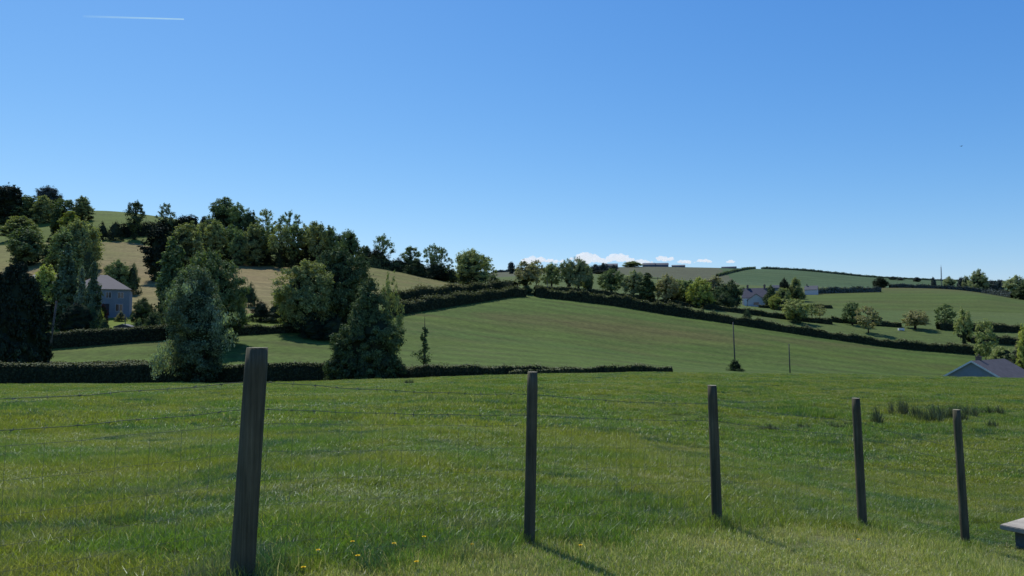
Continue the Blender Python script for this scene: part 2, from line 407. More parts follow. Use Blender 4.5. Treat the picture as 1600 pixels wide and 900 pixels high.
def scatter(name, label, pts, scl, tufts, mat):
    c = bpy.data.collections.new(name + '_tufts')
    for t in tufts: c.objects.link(t)
    me = bpy.data.meshes.new(name); me.vertices.add(len(pts)); me.vertices.foreach_set('co', np.asarray(pts, np.float32).ravel())
    at_ = me.attributes.new('ts', 'FLOAT_VECTOR', 'POINT'); at_.data.foreach_set('vector', np.asarray(scl, np.float32).ravel())
    me.update()
    o = bpy.data.objects.new(name, me); COL.objects.link(o); me.materials.append(mat)
    ng = bpy.data.node_groups.new(name, 'GeometryNodeTree')
    ng.interface.new_socket('Geometry', in_out='INPUT', socket_type='NodeSocketGeometry')
    ng.interface.new_socket('Geometry', in_out='OUTPUT', socket_type='NodeSocketGeometry')
    N = ng.nodes.new; L = ng.links.new
    gi = N('NodeGroupInput'); go = N('NodeGroupOutput'); ip = N('GeometryNodeInstanceOnPoints')
    ci = N('GeometryNodeCollectionInfo'); ci.inputs['Collection'].default_value = c
    ci.inputs['Separate Children'].default_value = True; ci.inputs['Reset Children'].default_value = True
    rv = N('FunctionNodeRandomValue'); rv.data_type = 'FLOAT_VECTOR'
    rv.inputs[0].default_value = (-.05, -.05, 0); rv.inputs[1].default_value = (.05, .05, 6.283)
    na = N('GeometryNodeInputNamedAttribute'); na.data_type = 'FLOAT_VECTOR'; na.inputs['Name'].default_value = 'ts'
    L(gi.outputs[0], ip.inputs['Points']); L(ci.outputs[0], ip.inputs['Instance']); ip.inputs['Pick Instance'].default_value = True
    L(rv.outputs[0], ip.inputs['Rotation']); L(na.outputs[0], ip.inputs['Scale']); L(ip.outputs[0], go.inputs[0])
    md = o.modifiers.new('grass', 'NODES'); md.node_group = ng
    tag(o, label, 'grass', kind='stuff')
    return o
def wedge(y0, y1, dens, amax=1.05):
    n = int(dens * amax * (y1*y1 - y0*y0))
    y = np.sqrt(rng.uniform(y0*y0, y1*y1, n)); a = rng.uniform(-amax, amax, n)
    return a * y, y
def patch(X, Y, s=1.0, ph=0.0):
    return (np.sin(X*.9*s+ph) + np.sin(Y*1.3*s+1.7*ph+X*.4*s) + np.sin((X*.5-Y*.7)*1.9*s+ph*3)) / 3
# meadow close by
X1, Y1 = wedge(2.0, 15, 34)
k = Y1 > fence_y(X1) - rng.uniform(-.05, .22, len(X1)); X1, Y1 = X1[k], Y1[k]
sc = .75 + .35*patch(X1, Y1, 1.3) + rng.uniform(-.15, .2, len(X1)) + np.where(np.abs(Y1 - fence_y(X1)) < .25, .25, 0)
sc = np.maximum(sc, .35)
for fx, fy in FP: sc = np.where(np.hypot(X1-fx, Y1-fy) < .16, np.maximum(sc, 1.5), sc)
sc = np.where(np.hypot(X1-6.3, Y1-8.2) < 1.3, .3, sc)
S1 = np.stack([np.ones_like(sc), np.ones_like(sc), sc], 1)
P1 = np.stack([X1, Y1, H(X1, Y1)], 1)
T1 = [tuft_mesh('grass_tuft', 330, .36, .072, .0044, MAT['grass'], 1.3, s) for s in range(6)]
scatter('meadow_grass', 'long green meadow grass beyond the wire fence', P1, S1, T1, MAT['grass'])
# meadow further off
X2, Y2 = wedge(14.4, 64, 5.5, .92)
P2 = np.stack([X2, Y2, H(X2, Y2)], 1)
sc = np.maximum(.35, .72 + .4*patch(X2, Y2, .55, 2) + rng.uniform(-.2, .3, len(X2)))
sc = np.where(rng.random(len(sc)) < .012, sc*1.7, sc)
A2 = X2/Y2; sc = np.where((A2 > .36) & (Y2 > 23) & (Y2 < 33), sc*(1.25+.7*patch(X2, Y2, 1.7, 3)), sc)
sc = np.maximum(sc, .35)
S2 = np.stack([np.ones_like(sc), np.ones_like(sc), sc], 1)
T2 = [tuft_mesh('grass_tuft', 320, .75, .085, .0115, MAT['grass'], 1.2, 20+s) for s in range(6)]
scatter('pasture_grass', 'green pasture grass running up to the dark hedge', P2, S2, T2, MAT['grass'])
# mown lawn
X3, Y3 = wedge(2.0, 9.5, 42, 1.0)
k = Y3 < fence_y(X3) - .02; X3, Y3 = X3[k], Y3[k]
P3 = np.stack([X3, Y3, H(X3, Y3)], 1)
sc = np.maximum(.75, .95 + .3*patch(X3, Y3, 2, 1) + rng.uniform(-.2, .3, len(X3)) + .8*np.clip((X3-3.2)/1.0, 0, 1)+ .9*np.clip((-1.2-X3)/.6, 0, 1))
sc = np.where(np.hypot(X3-6.2, Y3-8.0) < 1.4, .6, sc)
S3 = np.stack([np.ones_like(sc), np.ones_like(sc), sc], 1)
T3 = [tuft_mesh('lawn_tuft', 280, .36, .034, .0036, MAT['short'], 1.2, 40+s) for s in range(5)]
scatter('lawn_grass', 'short yellowish mown grass in front of the fence', P3, S3, T3, MAT['short'])

# ------------------------------------------------------------------ trees
def leaves(centers, rad, per, size, r, flat=.8, droop=0.0, cc=None, nn=None):
    n = len(centers); N = n * per
    c = np.repeat(centers, per, 0); rr = np.repeat(rad, per)
    d = r.normal(size=(N, 3)); d /= np.linalg.norm(d, axis=1)[:, None]
    q = r.uniform(.15, 1.25, N) ** .8
    st = r.uniform(.65, 1.5, (n, 3)); d_ = d * np.repeat(st, per, 0)
    p = c + d_ * (rr * q)[:, None] * np.array([1, 1, flat])
    if droop: p[:, 2] -= droop * rr * r.uniform(0, 1, N)**2 * 2
    if cc is not None:
        od = (p - cc) * np.array([1, 1, .8]); od /= np.linalg.norm(od, axis=1)[:, None] + 1e-9
        nrm = od * .35 + d * .8 + np.array([0, 0, .45]) + r.normal(size=(N, 3)) * .42
    elif nn is not None: nrm = np.repeat(nn, per, 0) + r.normal(size=(N, 3)) * .28
    else: nrm = d * .8 + r.normal(size=(N, 3)) * .6 + np.array([0, 0, .35])
    nrm /= np.linalg.norm(nrm, axis=1)[:, None]
    t = np.cross(nrm, r.normal(size=(N, 3))); t /= np.linalg.norm(t, axis=1)[:, None] + 1e-9
    b = np.cross(nrm, t)
    s = size * r.uniform(.6, 1.35, N)
    t *= (s * .62)[:, None]; b *= (s * .40)[:, None]
    if droop: t = t * .4 + np.array([0, 0, -1]) * (s * .8 * droop)[:, None]
    Vl = np.stack([p - t, p + b*.9 - t*.1, p + t, p - b*.9 + t*.1], 1).reshape(-1, 3)
    return Vl, np.arange(N * 4).reshape(-1, 4)

KIND = {  # crown bottom, half width / height, clumps, clump radius, leaves per clump, envelope
 'round':  (.06, .43, 190, .074, 110, lambda t: np.sin(np.pi*(.16+.79*t))**.6),
 'oval':   (.05, .27, 160, .062, 95, lambda t: np.sin(np.pi*(.16+.78*t))**.65),
 'standard':(.24, .43, 150, .070, 95, lambda t: np.sin(np.pi*(.15+.79*t))**.6),
 'column': (.03, .15, 130, .046, 80, lambda t: np.sin(np.pi*(.14+.81*t))**.55 * (1-.30*t)),
 'airy':   (.20, .36, 120, .052, 50, lambda t: np.sin(np.pi*(.14+.80*t))**.55),
 'ivy':    (.28, .24, 95, .055, 70, lambda t: (.50+.50*np.sin(np.pi*(.1+.78*t)))*np.clip((1.12-t)*3,0,1)**.5),
 'cone':   (.02, .36, 210, .058, 95, lambda t: (1-t)**.62*(.62+.38*np.clip(t*4, 0, 1))*1.15*(1+.13*np.sin(t*17))),
 'dome':   (.00, .45, 200, .075, 110, lambda t: np.sqrt(np.clip(1-t**2.4, 0, 1))),
 'bush':   (.00, .60, 100, .11, 90, lambda t: np.sqrt(np.clip(1-t**2, 0, 1))),
 'umbrella':(.42, .42, 80, .060, 65, lambda t: np.sin(np.pi*(.12+.74*t))**.7),
}
def tree_mesh(kind, seed, mult=1.0, lsz=1.0):
    "crown and trunk meshes for a tree 10 m tall"
    r = np.random.default_rng(seed); cb, hw, n, cr, per, env = KIND[kind]
    n = int(n * mult); Hh = 10.0
    p1, p2 = r.uniform(0, 6, 2)
    TT, RR_, AA = [], [], []
    while len(TT) < n:
        t_, q_, a_ = r.uniform(0, 1), math.sqrt(r.uniform(0, 1)), r.uniform(0, 2*np.pi)
        w_ = float(env(t_)) * (1 + .15*math.sin(a_*2 + p1 + t_*4) + .12*math.sin(a_*3 + p2 - t_*6))
        wm = 1.15
        if q_*wm > w_: continue
        shell = max(q_*wm/w_, abs(t_-.45)/.55)
        if shell < .72 and r.uniform() > .30: continue
        TT.append(t_); RR_.append(q_*wm); AA.append(a_)
    t = np.array(TT); ang = np.array(AA); rad = np.array(RR_) * hw * Hh
    crr = cr * Hh * r.uniform(.6, 1.3, n) / (mult ** .33)
    rad = np.maximum(rad - crr*.5, 0)
    lean = r.normal(size=2) * .25
    z = (cb + (1-cb) * t) * Hh - crr * .6
    z = np.clip(z, crr*.5, None)
    c = np.stack([np.cos(ang)*rad + lean[0]*t, np.sin(ang)*rad + lean[1]*t, z], 1)
    CC = np.array([lean[0]*.5, lean[1]*.5, (cb+.42*(1-cb))*Hh])
    Vl, Fl = leaves(c, crr, int(per / (lsz**.9)), .27 * lsz, r, cc=CC)
    shade = (r.uniform(0, 1, n) < np.clip(.85 - t/.55, 0, .7)) if kind not in ('airy', 'umbrella', 'standard') else np.zeros(n, bool)  # low clumps get the darker leaves, shade painted into the crown
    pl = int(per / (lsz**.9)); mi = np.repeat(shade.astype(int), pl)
    # small outlying sprays that break the outline
    m2 = int(n * .9); i = r.integers(0, n, m2); d = c[i] - np.array([0, 0, (cb+.35*(1-cb))*Hh]); d /= np.linalg.norm(d, axis=1)[:, None] + 1e-6
    c2 = c[i] + d * (crr[i] * r.uniform(.8, 1.5, m2))[:, None]
    V2, F2 = leaves(c2, crr[i]*.45, 16, .2 * lsz, r, cc=CC)
    Vl = np.concatenate([Vl, V2]); Fl = np.concatenate([Fl, F2 + len(V2)*0 + len(Vl) - len(V2)])
    if kind == 'ivy':
        m3 = 26; zz = np.linspace(.02, .62, m3) * Hh
        c3 = np.stack([r.normal(size=m3)*.12, r.normal(size=m3)*.12, zz], 1)
        V3, F3 = leaves(c3, np.linspace(.75, .4, m3), 110, .21 * lsz, r)
        Fl = np.concatenate([Fl, F3 + len(Vl)]); Vl = np.concatenate([Vl, V3])
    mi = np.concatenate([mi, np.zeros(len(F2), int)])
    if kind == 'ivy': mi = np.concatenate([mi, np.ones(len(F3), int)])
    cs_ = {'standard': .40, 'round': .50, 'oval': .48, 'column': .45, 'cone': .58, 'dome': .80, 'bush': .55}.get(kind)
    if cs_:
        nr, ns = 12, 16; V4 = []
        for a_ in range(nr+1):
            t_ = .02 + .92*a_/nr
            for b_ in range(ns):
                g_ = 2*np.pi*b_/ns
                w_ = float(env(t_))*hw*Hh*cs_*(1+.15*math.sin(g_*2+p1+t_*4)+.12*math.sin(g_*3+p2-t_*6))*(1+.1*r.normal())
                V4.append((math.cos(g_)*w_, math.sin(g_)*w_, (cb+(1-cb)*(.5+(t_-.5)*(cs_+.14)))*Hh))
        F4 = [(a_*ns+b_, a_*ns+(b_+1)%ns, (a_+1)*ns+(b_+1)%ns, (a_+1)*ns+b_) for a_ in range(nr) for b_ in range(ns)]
        mi = np.concatenate([mi, np.full(len(F4), 2)])  # core faces take the painted shade material
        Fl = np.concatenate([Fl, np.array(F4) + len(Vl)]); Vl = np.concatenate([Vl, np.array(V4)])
    zmax = np.percentile(Vl[:, 2], 99.7); Vl[:, 2] *= Hh / zmax
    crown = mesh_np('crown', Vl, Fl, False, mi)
    mb = MB()
    th = {'umbrella': .75, 'airy': .7, 'ivy': .75, 'column': .9, 'cone': .85, 'standard': .75}.get(kind, .6) * Hh
    tr = {'column': .12, 'standard': .34, 'airy': .17, 'umbrella': .16, 'ivy': .2, 'bush': .06}.get(kind, .24)
    tp = [Vector((0, 0, -.3)), Vector((r.normal()*.05, r.normal()*.05, th*.3)), Vector((r.normal()*.15, r.normal()*.15, th*.65)), Vector((lean[0]*.6, lean[1]*.6, th))]
    if kind not in ('bush', 'dome'):
        mb.tube(tp, [tr*1.3, tr, tr*.7, tr*.3], 7)
    for q in range(min(n, 34 if kind in ('airy', 'umbrella', 'ivy') else 18)):
        e = Vector(c[q]); f = min(.95, max(.12, (e.z - e.xy.length*.8) / th)); f = max(f, cb*.8)
        s0 = Vector((0, 0, 0)).lerp(Vector((lean[0]*.5*f, lean[1]*.5*f, th)), f); s0.z = th*f
        if kind == 'bush': s0 = Vector((0, 0, 0))
        mid = s0.lerp(e, .5) + Vector((r.normal()*.15, r.normal()*.15, .15))
        mb.tube([s0, mid, e], [tr*.35, tr*.2, tr*.08], 4, cap=False)
    me = bpy.data.meshes.new('trunk'); me.from_pydata(mb.v, [], mb.f); me.polygons.foreach_set('use_smooth', [True]*len(mb.f)); me.update()
    hwid = max(np.percentile(np.abs(Vl[:, 0]), 98.5), .1)
    return crown, me, hwid
VAR = {}
def variant(kind, seed_i, fine=1.0, lsz=1.0):
    k = (kind, seed_i, fine, lsz)
    if k not in VAR: VAR[k] = tree_mesh(kind, 100 + 17*seed_i + hash_k(kind), fine, lsz)
    return VAR[k]
def hash_k(s): return sum(ord(ch)*(i+1) for i, ch in enumerate(s)) % 997
count = [0]
def tree(kind, px, top, wpx, Y, leaf, label, group=None, name=None, fine=1.0, lsz=None, sink=0.0, rot=None):
    x, y, z = at(px, Y)
    h = zat(top, Y) - z + sink
    h = max(h, .6)
    w = wpx / F * Y
    count[0] += 1
    if lsz is None: lsz = 1.0
    cm, tm, hw = variant(kind, count[0] % 3, fine, lsz)
    bushy = kind in ('bush', 'dome')
    nm = name or ('shrub' if kind == 'bush' else 'tree')
    root = empty(nm, (x, y, z - sink), 0)
    sxy = w / 2 / hw; szz = h / 10.0
    for pn, me in (('crown', cm), ('trunk', tm)):
        if pn == 'trunk' and (len(me.vertices) == 0): continue
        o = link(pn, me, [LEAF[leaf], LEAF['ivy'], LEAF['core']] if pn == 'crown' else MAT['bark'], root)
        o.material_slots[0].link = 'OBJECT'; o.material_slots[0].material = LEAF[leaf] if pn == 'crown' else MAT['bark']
        o.scale = (sxy, sxy, szz)
        ra = (rot if rot is not None else random.uniform(0, 6.28)) 
        if pn == 'crown': keep = ra
        o.rotation_euler = (0, 0, keep)
    tag(root, label, 'shrub' if nm == 'shrub' else 'tree', group)
    return root

T = tree
# --- skyline and upper left hillside
g = 'trees on the skyline of the left hill'
T('round', 8, 290, 62, 300, 'vdark', 'large dark round tree at the left edge of the skyline', g, fine=1.2, sink=.5)
T('oval', 45, 306, 40, 300, 'mid', 'green tree beside the large dark tree at the left skyline', g)
T('oval', 66, 306, 34, 296, 'olive', 'olive tree under the small round dark treetop on the left hill', g)
T('round', 76, 291, 34, 345, 'fdark', 'rounded dark treetop standing highest on the left skyline', g)
T('ivy', 97, 310, 36, 300, 'mid', 'tall thin topped tree between the two left skyline crowns', g)
T('oval', 129, 307, 30, 300, 'olive', 'feathery round tree at the left end of the open green hilltop', g)
T('column', 88, 325, 22, 270, 'dark', 'dark narrow tree in front of the left hilltop trees', g)
T('column', 112, 330, 30, 268, 'lime', 'yellow green tree below the feathery hilltop tree', g)
T('oval', 30, 338, 50, 262, 'olive', 'broad olive tree below the big dark tree at far left', g)
T('oval', 40, 355, 48, 215, 'mid', 'bushy tree at the left end of the tan field', 'trees along the left side of the tan field')
T('column', 78, 370, 24, 205, 'dark', 'dark column tree between two bushy trees left of the house roof', 'trees along the left side of the tan field')
T('round', 122, 345, 64, 205, 'olive', 'big leafy tree above the grey hipped roof', 'trees along the left side of the tan field', fine=1.3)
T('oval', 100, 360, 45, 200, 'mid', 'mid green tree leaning on the big leafy tree above the grey roof', 'trees along the left side of the tan field')
T('bush', 138, 382, 36, 190, 'dark', 'dark shrub at the foot of the big leafy tree above the roof', name='shrub')
g = 'trees along the hedge under the green hilltop'
T('ivy', 210, 315, 28, 268, 'dark', 'narrow ivy clad tree rising from the hilltop hedge', g)
T('airy', 259, 318, 28, 292, 'blue', 'thin see-through tree on the hilltop hedge', g)
T('bush', 160, 346, 24, 262, 'vdark', 'square dark thicket at the left end of the hilltop hedge', name='shrub')
T('bush', 180, 346, 24, 262, 'vdark', 'second dark thicket from the left in the hilltop hedge', name='shrub')
T('bush', 318, 337, 14, 325, 'fdark', 'small dark bush on the hilltop right of the see-through tree', name='shrub')
T('bush', 286, 352, 28, 285, 'mid', 'green bush at the lower right end of the hilltop hedge', name='shrub')
# --- behind and around the hipped house
g = 'trees around the hipped grey house'
T('round', 186, 407, 48, 165, 'mid', 'rounded green bush tree behind the right end of the hipped roof', g)
T('bush', 206, 411, 22, 166, 'dark', 'dark rounded shrub behind the right end of the hipped roof', name='shrub')
T('column', 106, 382, 30, 118, 'blue', 'tallest slim dark poplar left of the hipped house', g)
T('column', 96, 400, 26, 119, 'dark', 'dark poplar at the left of the slim poplars by the house', g)
T('column', 124, 418, 18, 116, 'silver', 'short silvery poplar against the left slope of the hipped roof', g)
T('column', 143, 410, 20, 114, 'blue', 'grey green poplar crossing the middle of the hipped roof', g)
T('oval', 68, 415, 50, 135, 'lime', 'yellow green garden tree left of the poplars', g)
T('bush', 70, 462, 60, 118, 'mid', 'wide green garden bush left of the poplars', name='shrub')
T('bush', 40, 470, 60, 120, 'olive', 'olive garden bush behind the black tree at the left edge', name='shrub')
T('dome', 118, 474, 50, 109, 'vdark', 'broad black shrub in front of the poplars', name='shrub')
T('bush', 145, 482, 28, 110, 'dark', 'dark green shrub right of the broad black shrub', name='shrub')
T('bush', 163, 497, 24, 107, 'dark', 'small dark shrub beside the bright lawn gap', name='shrub')
T('bush', 160, 474, 18, 121, 'red', 'dark red leaved shrub against the house wall', name='shrub')
T('bush', 156, 484, 14, 115, 'lime', 'yellow green shrub under the dark red shrub', name='shrub')
T('bush', 189, 486, 20, 126, 'brown', 'pinkish flowering shrub under the house windows', name='shrub')
T('round', 221, 466, 34, 122, 'dark', 'dark rounded tree at the right corner of the house', g)
T('bush', 238, 486, 30, 112, 'dark', 'dark shrub right of the house beside the small shed', name='shrub')
T('bush', 217, 497, 26, 109, 'mid', 'low green shrub just right of the small shed', name='shrub')
T('airy', 259, 452, 36, 110, 'blue', 'small grey green tree with bare stem on the lawn right of the house', g)
# --- middle left
g = 'trees in the middle of the left slope'
T('oval', 250, 352, 46, 190, 'vdark', 'very dark leaning tree at the right end of the tan field', g)
T('oval', 287, 350, 56, 195, 'olive', 'olive tree with grey top beside the very dark leaning tree', g)
T('column', 265, 376, 40, 124, 'mid', 'tall narrow tree standing left of the grey green hero tree', g, fine=1.5)
T('column', 272, 392, 32, 122, 'dark', 'dark narrow tree touching the tall narrow tree from the right', g)
g = 'trees of the dense belt on the hillside'
for i, (px, tp, w, lf, kd, lb) in enumerate([
  (316, 348, 36, 'olive', 'ivy', 'leftmost tree of the hillside belt'),
  (336, 345, 38, 'olive', 'oval', 'second tree from the left of the hillside belt'),
  (357, 352, 36, 'mid', 'ivy', 'third tree from the left of the hillside belt'),
  (373, 362, 26, 'mid', 'oval', 'short fourth tree from the left of the hillside belt'),
  (396, 350, 40, 'olive', 'oval', 'tree just right of the sunlit gap in the hillside belt'),
  (417, 349, 36, 'mid', 'ivy', 'second tree right of the sunlit gap in the belt'),
  (437, 350, 36, 'olive', 'ivy', 'third tree right of the sunlit gap in the belt'),
  (457, 352, 34, 'mid', 'ivy', 'fourth tree right of the sunlit gap in the belt'),
  (477, 352, 36, 'olive', 'ivy', 'fifth tree right of the sunlit gap in the belt'),
  (497, 350, 36, 'olive', 'ivy', 'sixth tree right of the sunlit gap in the belt'),
  (516, 354, 34, 'mid', 'oval', 'rightmost tree of the hillside belt')]):
    T(kd, px, tp, w, 236 + (i % 3)*3, lf, lb, g)
for i, (px, tp, w) in enumerate([(322,392,30),(352,395,34),(385,398,34),(412,392,36),(440,388,36),(468,390,36),(496,388,36),(522,392,30)]):
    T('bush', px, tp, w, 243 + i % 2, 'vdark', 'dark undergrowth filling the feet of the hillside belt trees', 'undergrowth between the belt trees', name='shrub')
g = 'trees on the skyline above the belt'
T('round', 349, 309, 52, 305, 'mid', 'largest pale round tree on the skyline above the belt', g, fine=.9)
T('ivy', 374, 318, 34, 300, 'mid', 'tree attached to the right of the largest pale skyline tree', g)
T('oval', 390, 330, 24, 300, 'dark', 'dark narrow skyline tree right of the large pale pair', g)
T('airy', 416, 327, 32, 300, 'olive', 'see-through olive tree between the large pale tree and the umbrella tree', g)
T('umbrella', 453, 330, 36, 295, 'mid', 'umbrella shaped tree on the skyline over the belt', g)
T('bush', 366, 348, 44, 296, 'dark', 'dark thicket under the large pale skyline tree', name='shrub')
T('oval', 490, 346, 30, 290, 'olive', 'olive treetop showing just over the right part of the belt', g)
T('round', 546, 360, 34, 260, 'mid', 'dark green round tree on the skyline left of the open topped tree', g)
T('oval', 530, 366, 26, 262, 'dark', 'dark tree just behind the right end of the belt', g)
# --- broad pair
T('round', 477, 410, 96, 116, 'olive', 'broad yellow green tree in front of the lower tan field', 'pair of broad trees', fine=1.9, lsz=.75)
T('round', 527, 388, 92, 122, 'dark', 'tall dark rounded tree overlapping the broad yellow green tree', 'pair of broad trees', fine=1.9, lsz=.75)
T('bush', 391, 441, 26, 150, 'dark', 'small dark round bush alone on the lower tan field', name='shrub')
T('bush', 408, 470, 40, 128, 'vdark', 'left black shrub of the thicket behind the lane hedge', name='shrub')
T('bush', 436, 468, 44, 127, 'vdark', 'right black shrub of the thicket behind the lane hedge', name='shrub')
T('bush', 372, 472, 36, 118, 'blue', 'grey green shrub left of the black thicket', name='shrub')
T('bush', 520, 496, 60, 112, 'vdark', 'black shrub at the foot of the tall dark rounded tree', name='shrub')
T('bush', 488, 498, 40, 111, 'vdark', 'black shrub at the foot of the broad yellow green tree', name='shrub')
# --- tree line down the hill to the right
g = 'trees along the upper edge of the right tan field'
T('umbrella', 598, 366, 34, 258, 'mid', 'open topped tree with bare upper limbs on the hill edge', g)
T('oval', 572, 384, 26, 256, 'dark', 'dark tree left of the open topped tree', g)
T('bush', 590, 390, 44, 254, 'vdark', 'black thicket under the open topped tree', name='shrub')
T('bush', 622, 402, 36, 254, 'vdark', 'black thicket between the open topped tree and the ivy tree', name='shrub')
T('ivy', 641, 385, 30, 256, 'mid', 'ivy clad tree with rounded top midway along the hill edge', g)
T('bush', 650, 404, 40, 254, 'dark', 'dark thicket at the foot of the ivy clad tree', name='shrub')
T('umbrella', 674, 380, 26, 258, 'mid', 'spiky topped see-through tree right of the ivy clad tree', g)
T('airy', 690, 386, 34, 258, 'mid', 'loose airy tree right of the spiky topped tree', g)
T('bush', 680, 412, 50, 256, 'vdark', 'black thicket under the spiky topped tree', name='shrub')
T('bush', 706, 420, 34, 258, 'dark', 'dark thicket just left of the round brownish tree', name='shrub')
T('round', 735, 390, 54, 250, 'olive', 'round brownish green tree at the lower end of the hill edge', g, fine=1.2)
T('airy', 759, 401, 32, 262, 'olive', 'thin tree touching the round brownish tree on its right', g)
T('bush', 771, 429, 28, 262, 'dark', 'dark round bush right of the round brownish tree', name='shrub')
T('bush', 742, 424, 30, 252, 'dark', 'dark shrub under the round brownish tree', name='shrub')
T('round', 799, 409, 10, 700, 'fdark', 'tiny dark tree alone on the skyline left of the clouds')
# --- heroes
T('dome', 16, 416, 84, 77, 'vdark', 'black dome shaped tree at the left edge behind the hedge', None, fine=4, lsz=.9)
T('round', 326, 396, 104, 100, 'mid', 'broad green tree behind the feathery tree in the hedge', None, fine=2.4, lsz=.65)
# conical tree
T('cone', 574, 440, 96, 64, 'dark', 'dense conical green tree in the near hedge beside the ivy post', None, fine=3.2, lsz=.5)
T('airy', 607, 424, 40, 76, 'olive', 'thin olive tree peeping over the right shoulder of the conical tree', None, lsz=.7)
# feathery tree with pale drooping sprays on its left
root = T('oval', 310, 420, 96, 63.2, 'blue', 'feathery grey green tree in the near hedge with pale drooping sprays', None, fine=1.9, lsz=.5)
def willow_part(root, spots, leaf, h):
    r = np.random.default_rng(5); cs = []; rr = []
    for (dx, dy, z, n, sp) in spots:
        for _ in range(n): cs.append((dx + r.normal()*sp, dy + r.normal()*sp, z + r.normal()*sp)); rr.append(r.uniform(.25, .5))
    Vl, Fl = leaves(np.array(cs), np.array(rr), 60, .17, r, 1.0, .5)
    me = mesh_np('foliage_spray', Vl, Fl); o = link('foliage_spray', me, LEAF[leaf], root); return o
willow_part(root, [(-2.7,-.3,2.4,14,.5),(-3.2,-.2,1.7,12,.4),(-2.1,-.6,3.3,8,.5),(-1.5,-1.4,6.9,6,.5),(1.2,-1.4,6.2,8,.45),(2.2,-1.0,5.2,8,.45),(-.3,-1.5,8.3,6,.4),(2.7,-.6,4.0,6,.4)], 'silver', 10)
T('bush', 253, 540, 30, 74, 'blue', 'pale grey green shrub drooping left of the feathery tree', name='shrub', lsz=.6)
# ivy post tree
x, y, z = at(663, 79)
root = empty('ivy_clad_snag', (x, y, z)); hh = zat(494, 79) - z
mb = MB(); mb.tube([(0,0,-.2),(.03,0,hh*.5),(0,.02,hh)], [.13,.09,.02], 7); mb.build('trunk', MAT['bark'], root)
r_ = np.random.default_rng(3); cs = []; rr = []
for t in np.linspace(.02, .8, 40):
    wv = .30*(1-t)**.8 + .12 + (.22 if .28 < t < .42 else 0) - (.15 if .2 < t < .26 else 0)
    cs.append((r_.normal()*wv*.55 - (.12 if .28 < t < .42 else 0), r_.normal()*wv*.3, t*hh)); rr.append(wv*.8)
Vl, Fl = leaves(np.array(cs), np.array(rr), 75, .14, r_)
link('crown', mesh_np('crown', Vl, Fl), LEAF['dark'], root)
tag(root, 'slim pointed ivy clad snag standing alone right of the conical tree', 'tree')
# --- crest and right
g = 'trees along the hedge on the crest of the field'
T('ivy', 822, 408, 42, 196, 'brown', 'reddish brown tree with leafy base on the crest of the crop field', g)
T('bush', 823, 446, 26, 193, 'dark', 'dark ivy shrub at the foot of the reddish brown tree', name='shrub')
T('airy', 838, 406, 26, 230, 'brown', 'pinkish bare tree behind the reddish brown tree', g)
T('standard', 862, 410, 30, 228, 'olive', 'compact green tree right of the reddish brown tree', g)
T('airy', 878, 412, 20, 300, 'fmid', 'thin pale tree between the compact tree and the tallest crest tree', g)
T('ivy', 889, 405, 24, 224, 'olive', 'slim tree touching the tallest crest tree on its left', g)
T('standard', 904, 402, 36, 224, 'folive', 'tallest tree of the crest row with pale green top', g)
T('oval', 918, 415, 20, 228, 'olive', 'green tree leaning on the right of the tallest crest tree', g)
T('ivy', 921, 436, 14, 222, 'dark', 'small dark pollard below the crest tree row', g)
T('standard', 955, 420, 36, 228, 'mid', 'round single tree with clear trunk right of the crest row', g)
T('standard', 990, 422, 30, 226, 'folive', 'olive tree left of the dark ivy column', g)
T('ivy', 1003, 426, 22, 226, 'folive', 'pale tree just left of the dark ivy column', g)
T('column', 1013, 427, 22, 222, 'dark', 'dark ivy column tree behind the right half of the crest hedge', g)
T('standard', 1041, 428, 30, 222, 'brown', 'brownish yellow tree right of the small telegraph pole', g)
T('standard', 1062, 436, 28, 226, 'olive', 'round green tree left of the yellow green tree by the lane', g)
T('ivy', 1077, 437, 24, 222, 'mid', 'narrow green tree beside the yellow green tree by the lane', g)
T('round', 1096, 434, 42, 216, 'lime', 'yellow green tree by the lane left of the white house', g)
T('oval', 1119, 432, 32, 240, 'brown', 'brownish tree behind the dark garden trees', g)
T('round', 1124, 448, 32, 236, 'dark', 'dark garden tree under the brownish tree', g)
T('round', 1145, 438, 34, 238, 'dark', 'dark garden tree next to the left wall of the white house', g)
for i, (px, tp, w) in enumerate([(1050,452,30),(1075,455,30),(1105,456,34),(1130,456,30)]):
    T('bush', px, tp, w, 226, 'dark', 'dark low shrub under the trees left of the white house', 'low shrubs left of the white house', name='shrub')
for i, (px, tp, w) in enumerate([(930,413,18),(944,411,18),(958,414,14)]):
    T('round', px, tp, w, 640, 'fdark', ['left','middle','right'][i] + ' tree of the far dark copse below the clouds', 'far dark copse')
T('round', 938, 422, 26, 560, 'fdark', 'dark tree in front of the far copse below the clouds', 'far dark copse')
T('round', 987, 408, 30, 820, 'folive', 'dome shaped green tree between the barns on the far ridge')
# around the white house
g = 'garden trees right of the white house'
T('oval', 1204, 446, 16, 262, 'dark', 'small dark conifer right of the white house roof', g)
T('column', 1203, 448, 10, 264, 'dark', 'thin dark spire tree behind the small conifer', g)
T('round', 1227, 435, 18, 300, 'vdark', 'dark round treetop between the white house and the farm', g)
T('oval', 1244, 434, 20, 300, 'olive', 'yellow green tree just left of the farm roof', g)
T('round', 1224, 450, 26, 262, 'olive', 'pale rounded garden tree under the dark round treetop', g)
T('round', 1213, 461, 24, 252, 'lime', 'yellow green garden tree right of the white arches', g)
T('bush', 1226, 467, 22, 250, 'folive', 'pale shrub on the bank right of the yellow green garden tree', name='shrub')
T('bush', 1250, 450, 20, 310, 'fdark', 'dark shrub in front of the farm wall', name='shrub')
g = 'hedgerow trees on the right slope'
T('standard', 1244, 467, 38, 203, 'olive', 'round yellow green tree with thick trunk on the field hedge', g, fine=1.2)
